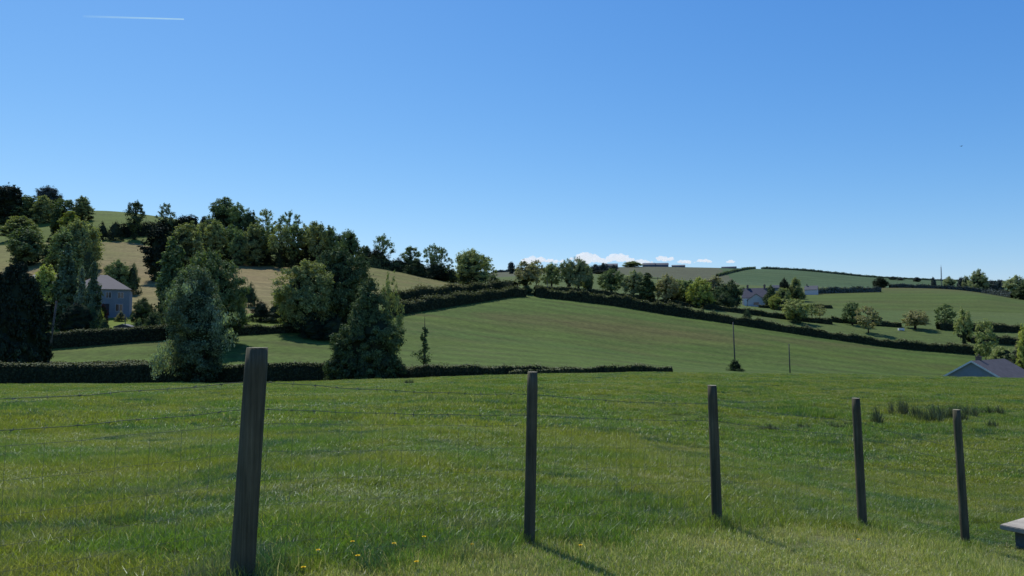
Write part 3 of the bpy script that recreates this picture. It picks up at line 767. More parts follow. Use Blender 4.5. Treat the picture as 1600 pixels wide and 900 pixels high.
T('bush', 1244, 488, 12, 202, 'dark', 'ivy around the trunk of the round yellow green hedge tree', name='shrub')
T('airy', 1269, 474, 18, 222, 'olive', 'first small thin tree right of the round hedge tree', g)
T('airy', 1281, 477, 18, 224, 'brown', 'second small thin tree right of the round hedge tree', g)
T('standard', 1332, 472, 28, 208, 'mid', 'green upright tree left of the wide brownish airy tree', g)
T('airy', 1357, 478, 34, 196, 'brown', 'wide brownish airy tree on the long hedge', g, fine=1.5)
T('standard', 1430, 485, 36, 207, 'brown', 'low round brownish tree on the middle hedge', g)
T('airy', 1477, 475, 28, 208, 'mid', 'upright airy tree with clear stem right of the round brownish tree', g, fine=1.5)
T('ivy', 1507, 483, 26, 182, 'olive', 'ivy trunked tree near the right end of the long hedge', g)
T('airy', 1541, 500, 38, 166, 'olive', 'airy tree standing behind the bungalow chimney', g, fine=1.6)
T('bush', 1570, 541, 44, 160, 'olive', 'olive scrub behind the bungalow roof', name='shrub')
T('bush', 1590, 538, 36, 158, 'brown', 'brownish scrub right of the bungalow chimney', name='shrub')
T('oval', 1604, 508, 26, 150, 'lime', 'yellow green tree cut by the right edge above the bungalow', g)
T('bush', 1149, 560, 22, 123, 'dark', 'dark bush around the foot of the tall telegraph pole', name='shrub', lsz=.7)
T('bush', 1144, 566, 10, 123, 'dark', 'small dark sprig left of the bush at the tall pole', name='shrub', lsz=.7)
T('bush', 1167, 483, 16, 186, 'dark', 'dark bump rising from the long hedge below the white house', name='shrub')
g = 'trees on the right skyline'
T('round', 1376, 434, 20, 400, 'vdark', 'dark round bush on the brow of the right hill', g, name='tree')
for px, tp, w, Y, lf, kd, lb in [
  (1395,432,12,850,'fdark','round','leftmost small dark tree on the right skyline'),
  (1407,434,10,850,'fdark','round','second small dark tree on the right skyline'),
  (1433,433,10,840,'fdark','round','dark knob tree left of the mast'),
  (1459,433,7,600,'fdark','oval','narrow dark tree just left of the mast'),
  (1484,432,18,560,'folive','round','pale olive tree just right of the mast'),
  (1502,433,10,600,'fdark','round','small dark tree right of the pale olive tree by the mast'),
  (1511,431,12,560,'folive','oval','upright pale tree left of the domed skyline tree'),
  (1529,421,26,430,'folive','round','domed olive tree standing tallest on the right skyline'),
  (1546,438,22,480,'fdark','round','dark tree right of the domed skyline tree'),
  (1563,437,14,620,'fdark','round','small dark round tree between the domed tree and the right edge'),
  (1586,431,40,380,'folive','round','wide olive tree near the right edge of the skyline'),
  (1597,443,20,345,'dark','oval','dark tree at the right edge below the skyline')]:
    T(kd, px, tp, w, Y, lf, lb, g)

# ------------------------------------------------------------------ hedges
def hedge(pts, h, w, label, leaf='hedge', lsz=.2, name='hedge', gaps=0.15, group=None, wob=.26):
    "pts: ground points along the hedge"
    P = [Vector(p) for p in pts]
    seg = [(P[i+1]-P[i]).length for i in range(len(P)-1)]; tot = sum(seg)
    base = P[0].copy(); r = np.random.default_rng(int(abs(base.x*10)) + len(pts))
    def along(s):
        s = min(max(s, 0), tot - 1e-3); i = 0
        while s > seg[i]: s -= seg[i]; i += 1
        a = P[i].lerp(P[i+1], s/seg[i]); d = (P[i+1]-P[i]).normalized(); return a, Vector((-d.y, d.x, 0)).normalized()
    n1 = max(8, int(tot/1.2)); V_, F_ = [], []
    ph = r.uniform(0, 6, 4)
    def hv(s): return h*(1 + wob*(.5*math.sin(s*.55+ph[0]) + .35*math.sin(s*1.7+ph[1]) + .3*math.sin(s*.13+ph[2])))
    for k in range(n1+1):
        s = tot*k/n1; a, nn = along(s); hk = hv(s)*.84; ww = w*.36
        for (o, zz) in ((-ww, -.4), (-ww*1.05, hk*.6), (-ww*.5, hk), (ww*.5, hk), (ww*1.05, hk*.6), (ww, -.4)):
            q = a + nn*o; g0 = h1(q.x, q.y); V_.append((q.x-base.x, q.y-base.y, g0+zz-base.z))
        if k: 
            b = (k-1)*6
            for j in range(5): F_.append((b+j, b+j+1, b+j+7, b+j+6))
    area = tot*(2*h+w); N = int(area/(lsz*lsz)*2.3)
    ss = r.uniform(0, tot, N); side = r.uniform(-1, 1, N)
    cs = np.zeros((N, 3)); nv = np.zeros((N, 3)); tp = np.zeros(N, int)
    for i in range(N):
        a, nn = along(ss[i]); hk = hv(ss[i])
        u = side[i]
        if abs(u) < .42: off = u/.42*w*.5; z = hk*(1 + abs(r.normal())*.08*(2.2 if math.sin(ss[i]*2.3+ph[3]) > .6 and wob > .1 else (.6 if wob < .1 else 1)) - .03 - .10*(abs(u)/.42)**3)
        else: off = math.copysign(w*.5*(1+r.normal()*.12), u); z = hk*(abs(u)-.42)/.58*.98
        q = a + nn*off; cs[i] = (q.x-base.x, q.y-base.y, z + 0.0)
        if abs(u) < .42: nv[i] = (0, 0, 1); tp[i] = 2 if leaf == 'hedge' else 0  # top leaves take the paler material with sunlight painted in
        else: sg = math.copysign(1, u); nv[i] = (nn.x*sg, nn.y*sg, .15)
    gz = H(cs[:, 0]+base.x, cs[:, 1]+base.y); cs[:, 2] += gz - base.z
    Vl, Fl = leaves(cs, np.full(N, lsz*.5), 1, lsz*1.1, r, nn=nv)
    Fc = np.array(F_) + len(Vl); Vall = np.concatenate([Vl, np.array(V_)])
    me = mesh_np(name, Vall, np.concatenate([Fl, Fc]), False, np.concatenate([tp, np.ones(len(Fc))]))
    o = link(name, me, [LEAF[leaf], LEAF['vdark'], LEAF['hedgelit']], None, base)
    tag(o, label, 'hedge', group); return o
def line(a, b, off=0.0, row=None, n=None):
    pass
def px_line(spec, n=26):
    "spec: [(px, Y), ...] joined by straight runs"
    out = []
    pxs = np.linspace(spec[0][0], spec[-1][0], n)
    for p in pxs: out.append(at(p, float(np.interp(p, [s[0] for s in spec], [s[1] for s in spec]))))
    return out
def row_line(row, p0, p1, off=0.0, n=30): return [row_at(row, p, off) for p in np.linspace(p0, p1, n)]
hedge(px_line([(-60,64.5),(300,65),(560,66)]), 1.72, 1.5, 'long dark clipped hedge along the far edge of the meadow', lsz=.13, wob=.07)
hedge(px_line([(590,66),(700,66),(788,66)]), .95, 1.4, 'low dark hedge right of the conical tree at the meadow edge', lsz=.12)
hedge(px_line([(796,66.5),(910,67)]), .5, 1.3, 'short straggling hedge end behind the second fence post', lsz=.12)
hedge(px_line([(-60,79),(60,80),(246,81)]), 1.75, 1.3, 'second hedge behind the long clipped hedge at left', lsz=.15, wob=.07)
hedge(px_line([(366,80),(560,80)]), 1.35, 1.3, 'second hedge showing between the tallest post and the conical tree', lsz=.15, wob=.07)
hedge(px_line([(620,80),(800,80),(1050,80)]), .85, 1.2, 'thin dark hedge line tapering away at the foot of the crop field', lsz=.15)
hedge(row_line('top', 52, 262, -.5), 1.95, 1.6, 'trimmed hedge along the front of the house garden', lsz=.17, wob=.07)
hedge(row_line('top', 262, 468, 0), 1.2, 1.3, 'lane hedge between the feathery tree and the broad trees', lsz=.17)
hedge(row_line('top', 604, 820, 0), 2.1, 2.0, 'dark hedge climbing the left shoulder of the crop field', lsz=.26)
hedge([row_at('up', p, -3) for p in np.linspace(600, 782, 22)], 2.5, 2.0, 'hedge along the lower edge of the right tan field', lsz=.28)
hedge(row_line('top', 836, 1100, 0), 2.3, 2.0, 'tall dark hedge along the crest of the crop field', lsz=.28)
hedge(row_line('top', 1100, 1532, 0, 40), 1.7, 1.6, 'long dark hedge sloping down the right side of the crop field', lsz=.25)
hedge([row_at('up', p, -4) for p in np.linspace(836, 1100, 26)], 1.1, 1.8, 'low hedge under the row of crest trees', lsz=.28)
hedge([row_at('up', p, -6) for p in np.linspace(1100, 1300, 22)], 1.35, 1.4, 'dark hedge below the white house lawn', lsz=.28)
hedge([row_at('up', p, 0) for p in np.linspace(1300, 1408, 16)], 1.3, 1.6, 'low hedge at the foot of the right hill field', lsz=.28)
hedge(px_line([(1466,207),(1498,207)], 8), 2.1, 2.4, 'short black hedge piece under the upright airy tree', lsz=.28)
hedge(px_line([(1514,206),(1596,206)], 12), 1.9, 2.0, 'upper of the two short hedges near the right edge', lsz=.28)
hedge(px_line([(1514,190),(1594,190)], 12), 1.7, 2.0, 'lower of the two short hedges near the right edge', lsz=.28)
hedge([gp(p, float(np.interp(p, [150,200,235,300], [374,371,366,354])), 200) for p in np.linspace(190, 304, 16)], 3.7, 3.5, 'tall dark hedge under the green hilltop', 'vdark', .45)
hedge([row_at('brow', p, -2) for p in np.linspace(-30, 60, 10)], 3.0, 3.0, 'skyline hedge behind the big dark tree at far left', 'dark', .5)
hedge([row_at('belt', p, 3) for p in np.linspace(556, 716, 22)], 3.5, 2.5, 'rough dark hedge along the upper edge of the right tan field', 'dark', .4)
hedge(px_line([(786,228),(806,224)], 6), 2.3, 3.0, 'short hedge piece at the left of the crest gap', lsz=.3)
hedge(px_line([(1186,262),(1240,256)], 10), 1.0, 1.0, 'low garden hedge in front of the white house', lsz=.3)
hedge([row_at('slope', p, 5) for p in np.linspace(1262, 1300, 8)], 1.0, 1.5, 'faint hedge on the bank right of the small thin trees', lsz=.3)
hedge([at(p, 352) for p in np.linspace(1262, 1376, 14)], 2.4, 2.0, 'hedge on the brow right of the farm', 'fdark', .45)
hedge([at(p, 396) for p in np.linspace(1390, 1535, 14)], 1.8, 2.0, 'thin hedge along the brow of the right hill', 'fdark', .5)
hedge([at(p, float(np.interp(p, [1535, 1590], [385, 350]))) for p in np.linspace(1537, 1582, 8)], 2.3, 2.0, 'hedge dropping from the brow to the right edge', 'fdark', .45)
hedge([row_at('ridge', p, -4) for p in np.linspace(1190, 1345, 14)], 2.2, 2.5, 'faint hedge along the far ridge below the sky', 'fmid', .8)
hedge([row_at('ridge', p, -4) for p in np.linspace(1345, 1600, 14)], 1.8, 2.5, 'hazy hedge along the far ridge at right', 'fmid', .8)
hedge([at(p, float(np.interp(p, [1120,1180],[700, 850]))) for p in np.linspace(1120, 1180, 8)], 2.0, 2.0, 'hedge dividing the olive and the green far fields', 'fmid', .9)
hedge([row_at('ridge', p, -4) for p in np.linspace(770, 920, 12)], 2.5, 3.0, 'faint hedge on the far ridge left of the dark copse', 'fdark', .9)

# ------------------------------------------------------------------ buildings
def window(root, x, z, w, h, y, face='-y', frame=True, name='window'):
    mb = MB(); t = .06
    fr = MB(); pn = MB()
    yo = y - .03
    fr.box(x-w/2, x+w/2, yo-.02, yo+.08, z, z+t); fr.box(x-w/2, x+w/2, yo-.02, yo+.08, z+h-t, z+h)
    fr.box(x-w/2, x-w/2+t, yo-.018, yo+.08, z+t, z+h-t); fr.box(x+w/2-t, x+w/2, yo-.018, yo+.08, z+t, z+h-t)
    fr.box(x-t/2, x+t/2, yo-.016, yo+.06, z+t, z+h-t)
    f = fr.build(name, MAT['frame'], root)
    pn.box(x-w/2+t, x+w/2-t, yo+.01, yo+.05, z+t, z+h-t)
    pn.build('pane', MAT['glass'], f)
def gable_house(name, label, cat, loc, rz, W, L, hw, hr, wall, roof, trim=None, chimneys=(), wins=(), door=None, over=.3, hip=0.0):
    "W across the gable (x), L along the ridge (y); near gable at y=-L/2"
    root = empty(name, loc, rz)
    x0, x1, y0, y1 = -W/2, W/2, -L/2, L/2
    mb = MB(); mb.box(x0, x1, y0, y1, -1.5, hw)
    if not hip: 
        mb.add([(x0,y0,hw),(x1,y0,hw),(0,y0,hw+hr),(x0,y1,hw),(x1,y1,hw),(0,y1,hw+hr)], [(0,1,2),(4,3,5)])
    mb.build('wall', wall, root)
    t = .14; rb = MB()
    if hip:
        e = over; z = hw
        v = [(x0-e,y0-e,z),(x1+e,y0-e,z),(x1+e,y1+e,z),(x0-e,y1+e,z),(-hip,0,z+hr),(hip,0,z+hr)]
        rb.add(v, [(0,1,5,4),(1,2,5),(2,3,4,5),(3,0,4),(3,2,1,0)])
    else:
        sl = hr/(W/2); xo = W/2+over; zo = hw - sl*over; ye0, ye1 = y0-over, y1+over; zr = hw+hr
        for s in (-1, 1):
            v = [(s*xo,ye0,zo),(0,ye0,zr),(0,ye1,zr),(s*xo,ye1,zo),(s*xo,ye0,zo+t),(0,ye0,zr+t),(0,ye1,zr+t),(s*xo,ye1,zo+t)]
            rb.add(v, [(0,1,5,4),(1,2,6,5),(2,3,7,6),(3,0,4,7),(4,5,6,7),(3,2,1,0)])
    rf = rb.build('roof', roof, root)
    if trim and not hip:
        tb = MB()
        for s in (-1, 1):
            a = Vector((s*(xo+.01), ye0-.03, zo-.12)); b = Vector((0, ye0-.03, zr-.12))
            tb.add([a, b, b+Vector((0,0,.3)), a+Vector((0,0,.3)), a+Vector((0,.025,0)), b+Vector((0,.025,0)), b+Vector((0,.025,.3)), a+Vector((0,.025,.3))],
                   [(0,1,2,3),(4,7,6,5),(0,4,5,1),(3,2,6,7),(0,3,7,4)])
        tb.build('bargeboard', trim, root)
    for (cx_, cy_, cw, cz0, cz1) in chimneys:
        cb = MB(); cb.box(cx_-cw/2, cx_+cw/2, cy_-cw*.4, cy_+cw*.4, cz0, cz1); cb.box(cx_-cw/2-.06, cx_+cw/2+.06, cy_-cw*.4-.06, cy_+cw*.4+.06, cz1, cz1+.12)
        cb.tube([(cx_, cy_, cz1+.12), (cx_, cy_, cz1+.45)], .11, 8)
        cb.build('chimney', MAT['brick'], rf)
    for (wx, wz, ww, wh) in wins: window(root, wx, wz, ww, wh, y0)
    if door:
        db = MB(); db.box(door[0]-door[2]/2, door[0]+door[2]/2, y0-.05, y0+.05, 0, door[1]); db.build('door', MAT['door'], root)
    tag(root, label, cat)
    return root
# hipped house at left
x, y, z = at(159, 134)
gable_house('house', 'grey two storey house with a hipped slate roof half hidden by poplars', 'house', (x, y, zat(494, 134)), R(24), 9.2, 8.2, zat(453.5, 134)-zat(494, 134), 2.75,
   MAT['render'], MAT['slate'], hip=.7, over=.35, chimneys=(), 
   wins=[(-3.3,3.1,1.1,1.1),(-1.0,3.1,1.1,1.1),(1.3,3.1,.9,1.1),(3.2,3.1,1.0,1.1),(-3.2,.7,1.2,1.3),(3.0,.8,1.2,1.3)], door=(.9, 2.1, 1.1))
# small shed / gate block before the house
x, y, z = at(195, 108)
gable_house('shed', 'small dark shed with pale roof on the lawn before the hipped house', 'shed', (x, y, z), R(3), 2.3, 1.6, 1.15, .35, MAT['door'], MAT['barnroof'], over=.1, door=(.3, 1.0, .6))
x, y, z = at(80, 150)
gable_house('outbuilding', 'pale roofed outbuilding among the trees left of the poplars', 'outbuilding', (x, y, zat(447,150)), R(80), 5, 7, zat(437,150)-zat(447,150), 1.1, MAT['cream'], MAT['barnroof'], over=.2)
# white house with gable wing
Yh = 272; x, y, z = at(1180, Yh + 5)
mz = zat(478.5, Yh)
rt = gable_house('house', 'pale farmhouse with a front gable wing on the far lawn', 'house', (x, y, mz), R(72), 7.5, 9.0, 3.3, 3.5, MAT['cream'], MAT['slate'], over=.25, chimneys=[(0,-3.4,.9,6.5,8.0),(0,2.6,.9,6.5,7.9)])
rt2 = MB(); wx = 1.2
wg = MB(); wg.box(-2.9, 2.9, -3.5, 3.5, -1.5, 2.2); wg.add([(-2.9,-3.5,2.2),(2.9,-3.5,2.2),(0,-3.5,4.3)], [(0,1,2)])
inv = Matrix.Rotation(-R(72), 4, 'Z')
def local(o, dx, dy, rz):
    v = inv @ Vector((dx, dy, 0)); o.location = v; o.rotation_euler = (0, 0, rz - R(72))
X0 = (1174-1180)/F*Yh
w1 = wg.build('wing_wall', MAT['cream'], rt); local(w1, X0, -5.4, -R(18))
wr = MB()
for s in (-1, 1):
    v = [(s*3.2,-3.8,1.95),(0,-3.8,4.3),(0,3.0,4.3),(s*3.2,3.0,1.95)]; v += [(p[0], p[1], p[2]+.15) for p in v]
    wr.add(v, [(0,1,5,4),(1,2,6,5),(2,3,7,6),(3,0,4,7),(4,5,6,7),(3,2,1,0)])
w2 = wr.build('wing_roof', MAT['slate'], rt); local(w2, X0, -5.4, -R(18))
wd = MB(); wd.box(-.9, .9, -3.54, -3.45, .3, 1.3); w3 = wd.build('window', MAT['glass'], rt); local(w3, X0, -5.4, -R(18))
an = MB(); an.box(-4.0,-3.0,-3.4,.5,-1,2.6); w4 = an.build('porch', MAT['white'], rt); local(w4, X0, -5.0, -R(18))
ar = MB()
for k_ in range(3): ar.box(3.6+k_*1.1, 3.85+k_*1.1, -2.6, -2.3, -.5, 1.9)
ar.box(3.5, 6.15, -2.65, -2.25, 1.9, 2.5); w5 = ar.build('arcade', MAT['white'], rt); local(w5, X0, -4.6, -R(18))
# farm on the hill
x, y, z = at(1268, 345)
gable_house('farmhouse', 'low farmhouse with grey roof and pale wall high on the right slope', 'house', (x, y, zat(457, 345)-.3), R(62), 4.6, 5.4, 1.5, 1.8, MAT['cream'], MAT['barnroof'], over=.2, chimneys=[(0,1.9,.5,3.0,4.0)])
x, y, z = at(1214, 340)
gable_house('barn', 'small grey roofed barn behind the dark round treetop', 'barn', (x, y, zat(455, 340)), R(85), 4, 4.2, 1.4, 1.2, MAT['barn'], MAT['barnroof'], over=.15)
# bungalow at right
phi = R(50); gx, gy = 1517, 120.0
xg = (gx-800)/F*(gy*CT); zr = zat(563.5, gy); Wb, Lb = 8.8, 15.0; hrb = 2.75; hwb = 2.5
c = Vector((xg, gy, zr - hrb - hwb - .14)) + Vector((math.sin(phi), math.cos(phi), 0))*(Lb/2)
bun = gable_house('bungalow', 'bungalow with brown tiled roof and white bargeboards behind the meadow crest', 'house', c, -phi, Wb, Lb, hwb, hrb, MAT['render'], MAT['tile'], trim=MAT['white'], over=.35,
   chimneys=[(-.2, -Lb/2+3.6, .75, 4.6, 5.9)], wins=[(-2, .9, 1.2, 1.1), (2, .9, 1.2, 1.1)])
fp = MB(); fp.add([(.9,-4.2,5.0),(1.0,-2.9,5.0),(1.0,-2.9,5.05)], [(0,1,2)])
# barns on far ridge
for px, tp, bp, w, lb in [(1014,411,420,19,'left barn of the three on the far ridge'),(1033,411,420,22,'middle barn of the three on the far ridge, the widest'),(1060,414,421,20,'right barn of the three on the far ridge'),
        (1139,417,422,22,'long low barn on the ridge right of the three'),(956,412,424,18,'dark barn left of the dome shaped ridge tree')]:
    Yb = 845; x, y, z = at(px, Yb); hh = zat(tp, Yb) - z + 1.0
    gable_house('barn', lb, 'barn', (x, y, z-1.0), R(90 - math.degrees(math.atan2(x, y)) + random.uniform(-4, 4)), 11, w/F*Yb, max(hh*.55, 1.6), max(hh*.45, 1.2), MAT['barn'], MAT['barnroof'], over=.3)

# ------------------------------------------------------------------ poles and mast
def pole(px, top, Y, rad, label, lean=0.0, cross=False, name='telegraph_pole', py=None):
    x, y, z = at(px, Y); h = zat(top, Y) - z
    root = empty(name, (x, y, z)); mb = MB(); mb.tube([(0,0,-.5),(lean*.5,0,h*.5),(lean,0,h)], [rad*1.15,rad,rad*.8], 8); mb.build('pole', MAT['pole'], root)
    if cross:
        c_ = MB(); c_.box(lean-cross, lean+cross, -rad-.1, -rad+.005, h-.45, h-.27)
        cr = c_.build('crossarm', MAT['pole'], root)
        ins = MB()
        for s in (-.8, 0, .8): ins.tube([(lean+s*cross, -rad-.05, h-.27), (lean+s*cross, -rad-.05, h-.10)], .05, 6)
        ins.build('insulator', MAT['boxside'], cr)
    else:
        c_ = MB(); c_.tube([(lean,-rad-.05,h-.35),(lean,-rad-.05,h-.15)], .07, 6); c_.build('insulator', MAT['boxside'], root)
    tag(root, label, 'utility pole', 'telegraph poles in the fields'); return root
pole(75, 470, 90, .12, 'leaning telegraph pole between the black edge tree and the poplars', lean=.75)
pole(1149, 503, 124, .11, 'tall telegraph pole rising from a bush in the crop field', lean=-.25)
pole(1234.5, 537, 130, .10, 'short plain pole standing in the crop field right of the tall one', lean=-.1)
pole(855, 438, 192, .10, 'thin pole on the crest right of the reddish brown tree')
pole(1028, 433, 226, .12, 'telegraph pole with crossarm behind the crest hedge', cross=1.9)
pole(195, 494, 106, .06, 'short pale post in front of the garden shed', name='garden_post')
x, y, z = at(1471.5, 720); hh = zat(417, 720) - z
root = empty('radio_mast', (x, y, z)); mb = MB()
for k_ in range(3):
    a_ = k_*2.094; mb.tube([(.7*math.cos(a_),.7*math.sin(a_),-.5),(.25*math.cos(a_),.25*math.sin(a_),hh)], .14, 5)
for k_ in range(12):
    t0 = k_/12; t1 = (k_+1)/12; r0 = .7-.45*t0; r1 = .7-.45*t1
    for q in range(3):
        a0 = q*2.094; a1 = (q+1)*2.094
        mb.tube([(r0*math.cos(a0), r0*math.sin(a0), hh*t0), (r1*math.cos(a1), r1*math.sin(a1), hh*t1)], .06, 4, cap=False)
mb.build('lattice', MAT['barn'], root)
mb = MB(); mb.tube([(0,0,hh-1),(0,0,hh+2)], .1, 5); mb.build('antenna', MAT['barn'], root)
tag(root, 'thin radio mast on the right skyline', 'mast')
# small pale trough in the far strip
x, y, z = at(1408, 203); mb = MB(); mb.box(-.75,.75,-.35,.35,.1,.7); mb.box(-.65,.65,-.25,.25,.7,.72); 
for s in (-.6,.6): mb.box(s-.08,s+.08,-.3,.3,-.2,.1)
tag(mb.build('trough', MAT['white'], None, (x, y, z)), 'small white trough by the hedge at the foot of the right hill', 'trough')

# ------------------------------------------------------------------ fence
fence = empty('wire_fence', at(829, 5.6))
fence_o = Vector(fence.location)
posts = [  # base px, top px, top py, Y, diameter
 (378, 402, 543, 4.2, .126, 'thickest post, leaning right, with a pale sawn top'),
 (827, 832, 581, 5.6, .084, None), (1121, 1112.5, 602, 6.8, .088, None), (1348, 1337, 622, 7.7, .086, 'post leaning left, second from the right'), (1509, 1494.5, 640, 8.4, .084, 'rightmost post in view, leaning left')]
heads = []
def post(bx, by, tx, ty, tz, dia, lab, seed):
    r = random.Random(seed); bz = h1(bx, by); n = 18; rings = 15
    mb = MB(); pts = []; prof = [1 + r.uniform(-.05, .05) for _ in range(n)]
    vs = []
    for i in range(rings):
        t = i/(rings-1); zz = (bz-.35)*(1-t) + tz*t; f = (zz-bz)/(tz-bz)
        cx_, cy_ = bx+(tx-bx)*f, by+(ty-by)*f
        rr_ = dia/2*(1.04-.08*t)*(0.93 if i == rings-1 else 1)
        for k in range(n):
            a = 2*math.pi*k/n; w = prof[k]*(1+.02*math.sin(5*t+k*1.3+seed))
            vs.append((cx_+math.cos(a)*rr_*w-fence_o.x, cy_+math.sin(a)*rr_*w-fence_o.y, zz-fence_o.z-(0 if i < rings-1 else 0)))
    fs = [(i*n+k, i*n+(k+1) % n, (i+1)*n+(k+1) % n, (i+1)*n+k) for i in range(rings-1) for k in range(n)]
    mb.add(vs, fs, 0, True)
    mb.f.append([(rings-1)*n+k for k in range(n)]); mb.m.append(1); mb.sm.append(False)
    o = mb.build('fence_post', [MAT['post'], MAT['cut']], fence)
    if lab: o['label'] = lab
    return o
PB = []
for i, (b, t, tp, Y, dia, lab) in enumerate(posts):
    bx, by, bz = at(b, Y); tz = zat(tp, Y); d = Y*CT + tz*ST; tx = (t-800)/F*d
    post(bx, by, tx, Y, tz, dia, lab, i); PB.append((bx, by, tx, Y, bz, tz))
# posts just outside the frame that carry the wires on
L0 = (-3.05, 2.95); z0 = h1(*L0); post(L0[0], L0[1], L0[0], L0[1], z0+1.25, .09, None, 9)
L9 = (6.9, 9.0); z9 = h1(*L9); post(L9[0], L9[1], L9[0]-.05, L9[1], z9+1.2, .085, None, 10)
allp = [(L0[0], L0[1], L0[0], L0[1], z0, z0+1.25)] + PB + [(L9[0], L9[1], L9[0]-.05, L9[1], z9, z9+1.2)]
def wire_pt(i, f, hgt):
    def pp(j):
        bx, by, tx, ty, bz, tz = allp[j]; q = hgt/(tz-bz); return Vector((bx+(tx-bx)*q, by+(ty-by)*q + .05, bz+hgt))
    a, b = pp(i), pp(i+1); p = a.lerp(b, f); return p - fence_o
def strand(hgt, rad, name, barbs=False, sag=.015):
    mb = MB(); r = random.Random(int(hgt*100))
    for i in range(len(allp)-1):
        pts = []
        for k in range(13):
            f = k/12; p = wire_pt(i, f, hgt); p.z -= sag*4*f*(1-f) + .004*math.sin(k*2.1+i); pts.append(p)
        mb.tube(pts, rad, 5, cap=False)
        if barbs:
            n = 15
            for k in range(n):
                f = (k+.5)/n; p = wire_pt(i, f, hgt); p.z -= sag*4*f*(1-f)
                for q in range(2):
                    d = Vector((r.uniform(-.4,.4), r.uniform(-1,1), r.uniform(-1,1))).normalized()*.017
                    mb.tube([p-d, p+d], .0011, 4, cap=False)
                mb.tube([p-Vector((.006,.005,0)), p+Vector((.006,.005,0))], .0028, 5)
    return mb
strand(1.085, .0019, '', True, .02).build('barbed_wire', MAT['wire'], fence)
strand(.93, .0019, '', True, .012).build('barbed_wire', MAT['wire'], fence)
HS = [.85, .69, .53, .39, .27, .17, .08]
mb = MB()
for q, hgt in enumerate(HS):
    s = strand(hgt, .00095 if q else .0012, '', False, .006); mb.add(s.v, s.f, 0, True)
for i in range(len(allp)-1):
    Lh = (Vector(allp[i+1][:2])-Vector(allp[i][:2])).length; n = int(Lh/.15)
    for k in range(n):
        f = (k+.5)/n; a = wire_pt(i, f, .03); b = wire_pt(i, f, .85)
        mb.tube([a, a.lerp(b, .5)+Vector((random.uniform(-.006,.006),0,0)), b], .0009, 4, cap=False)
mb.build('wire_netting', MAT['wire'], fence)
tag(fence, 'round wooden post and wire fence between the lawn and the meadow', 'fence')

# ------------------------------------------------------------------ low box with slab lid, right edge
bx, by = 6.40, 8.41
bz = zat(822, 8.6) - .205
root = empty('concrete_box', (bx, by, bz), R(33))
mb = MB(); mb.box(-.52, .52, -.52, .52, -.2, .17); o = mb.build('box_wall', MAT['boxside'], root)
bm = bmesh.new(); bmesh.ops.create_cube(bm, size=1); bmesh.ops.scale(bm, vec=(1.26, 1.26, .055), verts=bm.verts); bmesh.ops.translate(bm, vec=(0, 0, .1985), verts=bm.verts)
bmesh.ops.bevel(bm, geom=bm.edges[:], offset=.008, segments=2, affect='EDGES')
me = bpy.data.meshes.new('lid'); bm.to_mesh(me); bm.free(); link('lid', me, MAT['concrete'], root)
tag(root, 'low grey box with an overhanging pale slab lid at the right edge of the lawn', 'box')

# ------------------------------------------------------------------ rush clumps and dandelions
def rush(px, Y, h, w, label, seed):
    x, y, z = at(px, Y); r = np.random.default_rng(seed); n = 210; w = w*1.25
    k = 5; sx = r.normal(size=k)*w*.32; sy = r.normal(size=k)*w*.25; sh = r.uniform(.55, 1.0, k); sh[0] = 1
    g = r.integers(0, k, n); a = r.uniform(0, 2*np.pi, n); rad = w*.42*r.uniform(0, 1, n)
    b0 = np.stack([sx[g] + np.cos(a)*rad*.25, sy[g] + np.sin(a)*rad*.25, np.full(n, -.05)], 1)
    lean = .10*h
    tp = np.stack([sx[g] + np.cos(a)*rad - lean, sy[g] + np.sin(a)*rad, h*sh[g]*r.uniform(.35, 1.15, n)*(1-.25*(rad/(w*.42))**2)], 1)
    q = r.uniform(0, np.pi, n); d = np.stack([np.cos(q), np.sin(q), np.zeros(n)], 1)*.0065
    md = (b0+tp)/2; md[:, :2] = b0[:, :2]*.65+tp[:, :2]*.35
    Vv = np.stack([b0-d, b0+d, md+d*1.1, md-d*1.1, tp+d*.3, tp-d*.3], 1).reshape(-1, 3); o = np.arange(n)*6
    Fv = np.concatenate([np.stack([o, o+1, o+2, o+3], 1), np.stack([o+3, o+2, o+4, o+5], 1)])
    ob = link('rush_clump', mesh_np('rush_clump', Vv, Fv), LEAF['rush'], None, (x, y, z))
    tag(ob, label, 'rush clump', 'rush clumps in the wet corner of the meadow')
for i, (px, Y, h, w, lb) in enumerate([
  (1371, 27.0, .62, .55, 'leftmost dark rush clump, just right of the second post from the right'),
  (1408, 30.0, .70, .55, 'second rush clump from the left'),
  (1416, 29.5, .60, .60, 'rush clump touching the second one on its right'),
  (1444, 28.5, .60, .50, 'third rush clump, near the middle of the row'),
  (1455, 27.5, .55, .55, 'low rush clump in the middle of the row'),
  (1470, 28.0, .62, .60, 'rush clump behind the left side of the rightmost post'),
  (1482, 28.5, .72, .45, 'tallest narrow rush clump immediately left of the rightmost post'),
  (1505, 28.0, .50, .50, 'rush clump half hidden by the rightmost post'),
  (1534, 30.0, .62, .80, 'broad pale rush clump right of the rightmost post'),
  (1552, 30.5, .42, .60, 'low rush clump farthest right in the row'),
  (1555, 25.5, .35, .35, 'small near rush clump at the right')]):
    rush(px, Y, h, w, lb, i)
for i, (px, Y, s) in enumerate([(1200,24,.22),(1255,25,.2),(1330,26,.25),(640,40,.3),(1310,25.5,.2)]):
    rush(px, Y, s, .4, ['small dark grass tussock behind the fence left of the rushes','dark grass tussock between the third and fourth posts','dark grass tussock behind the fourth post','dark tussock on the meadow behind the left half of the fence','dark grass tussock just left of the fourth post'][i], 50+i)
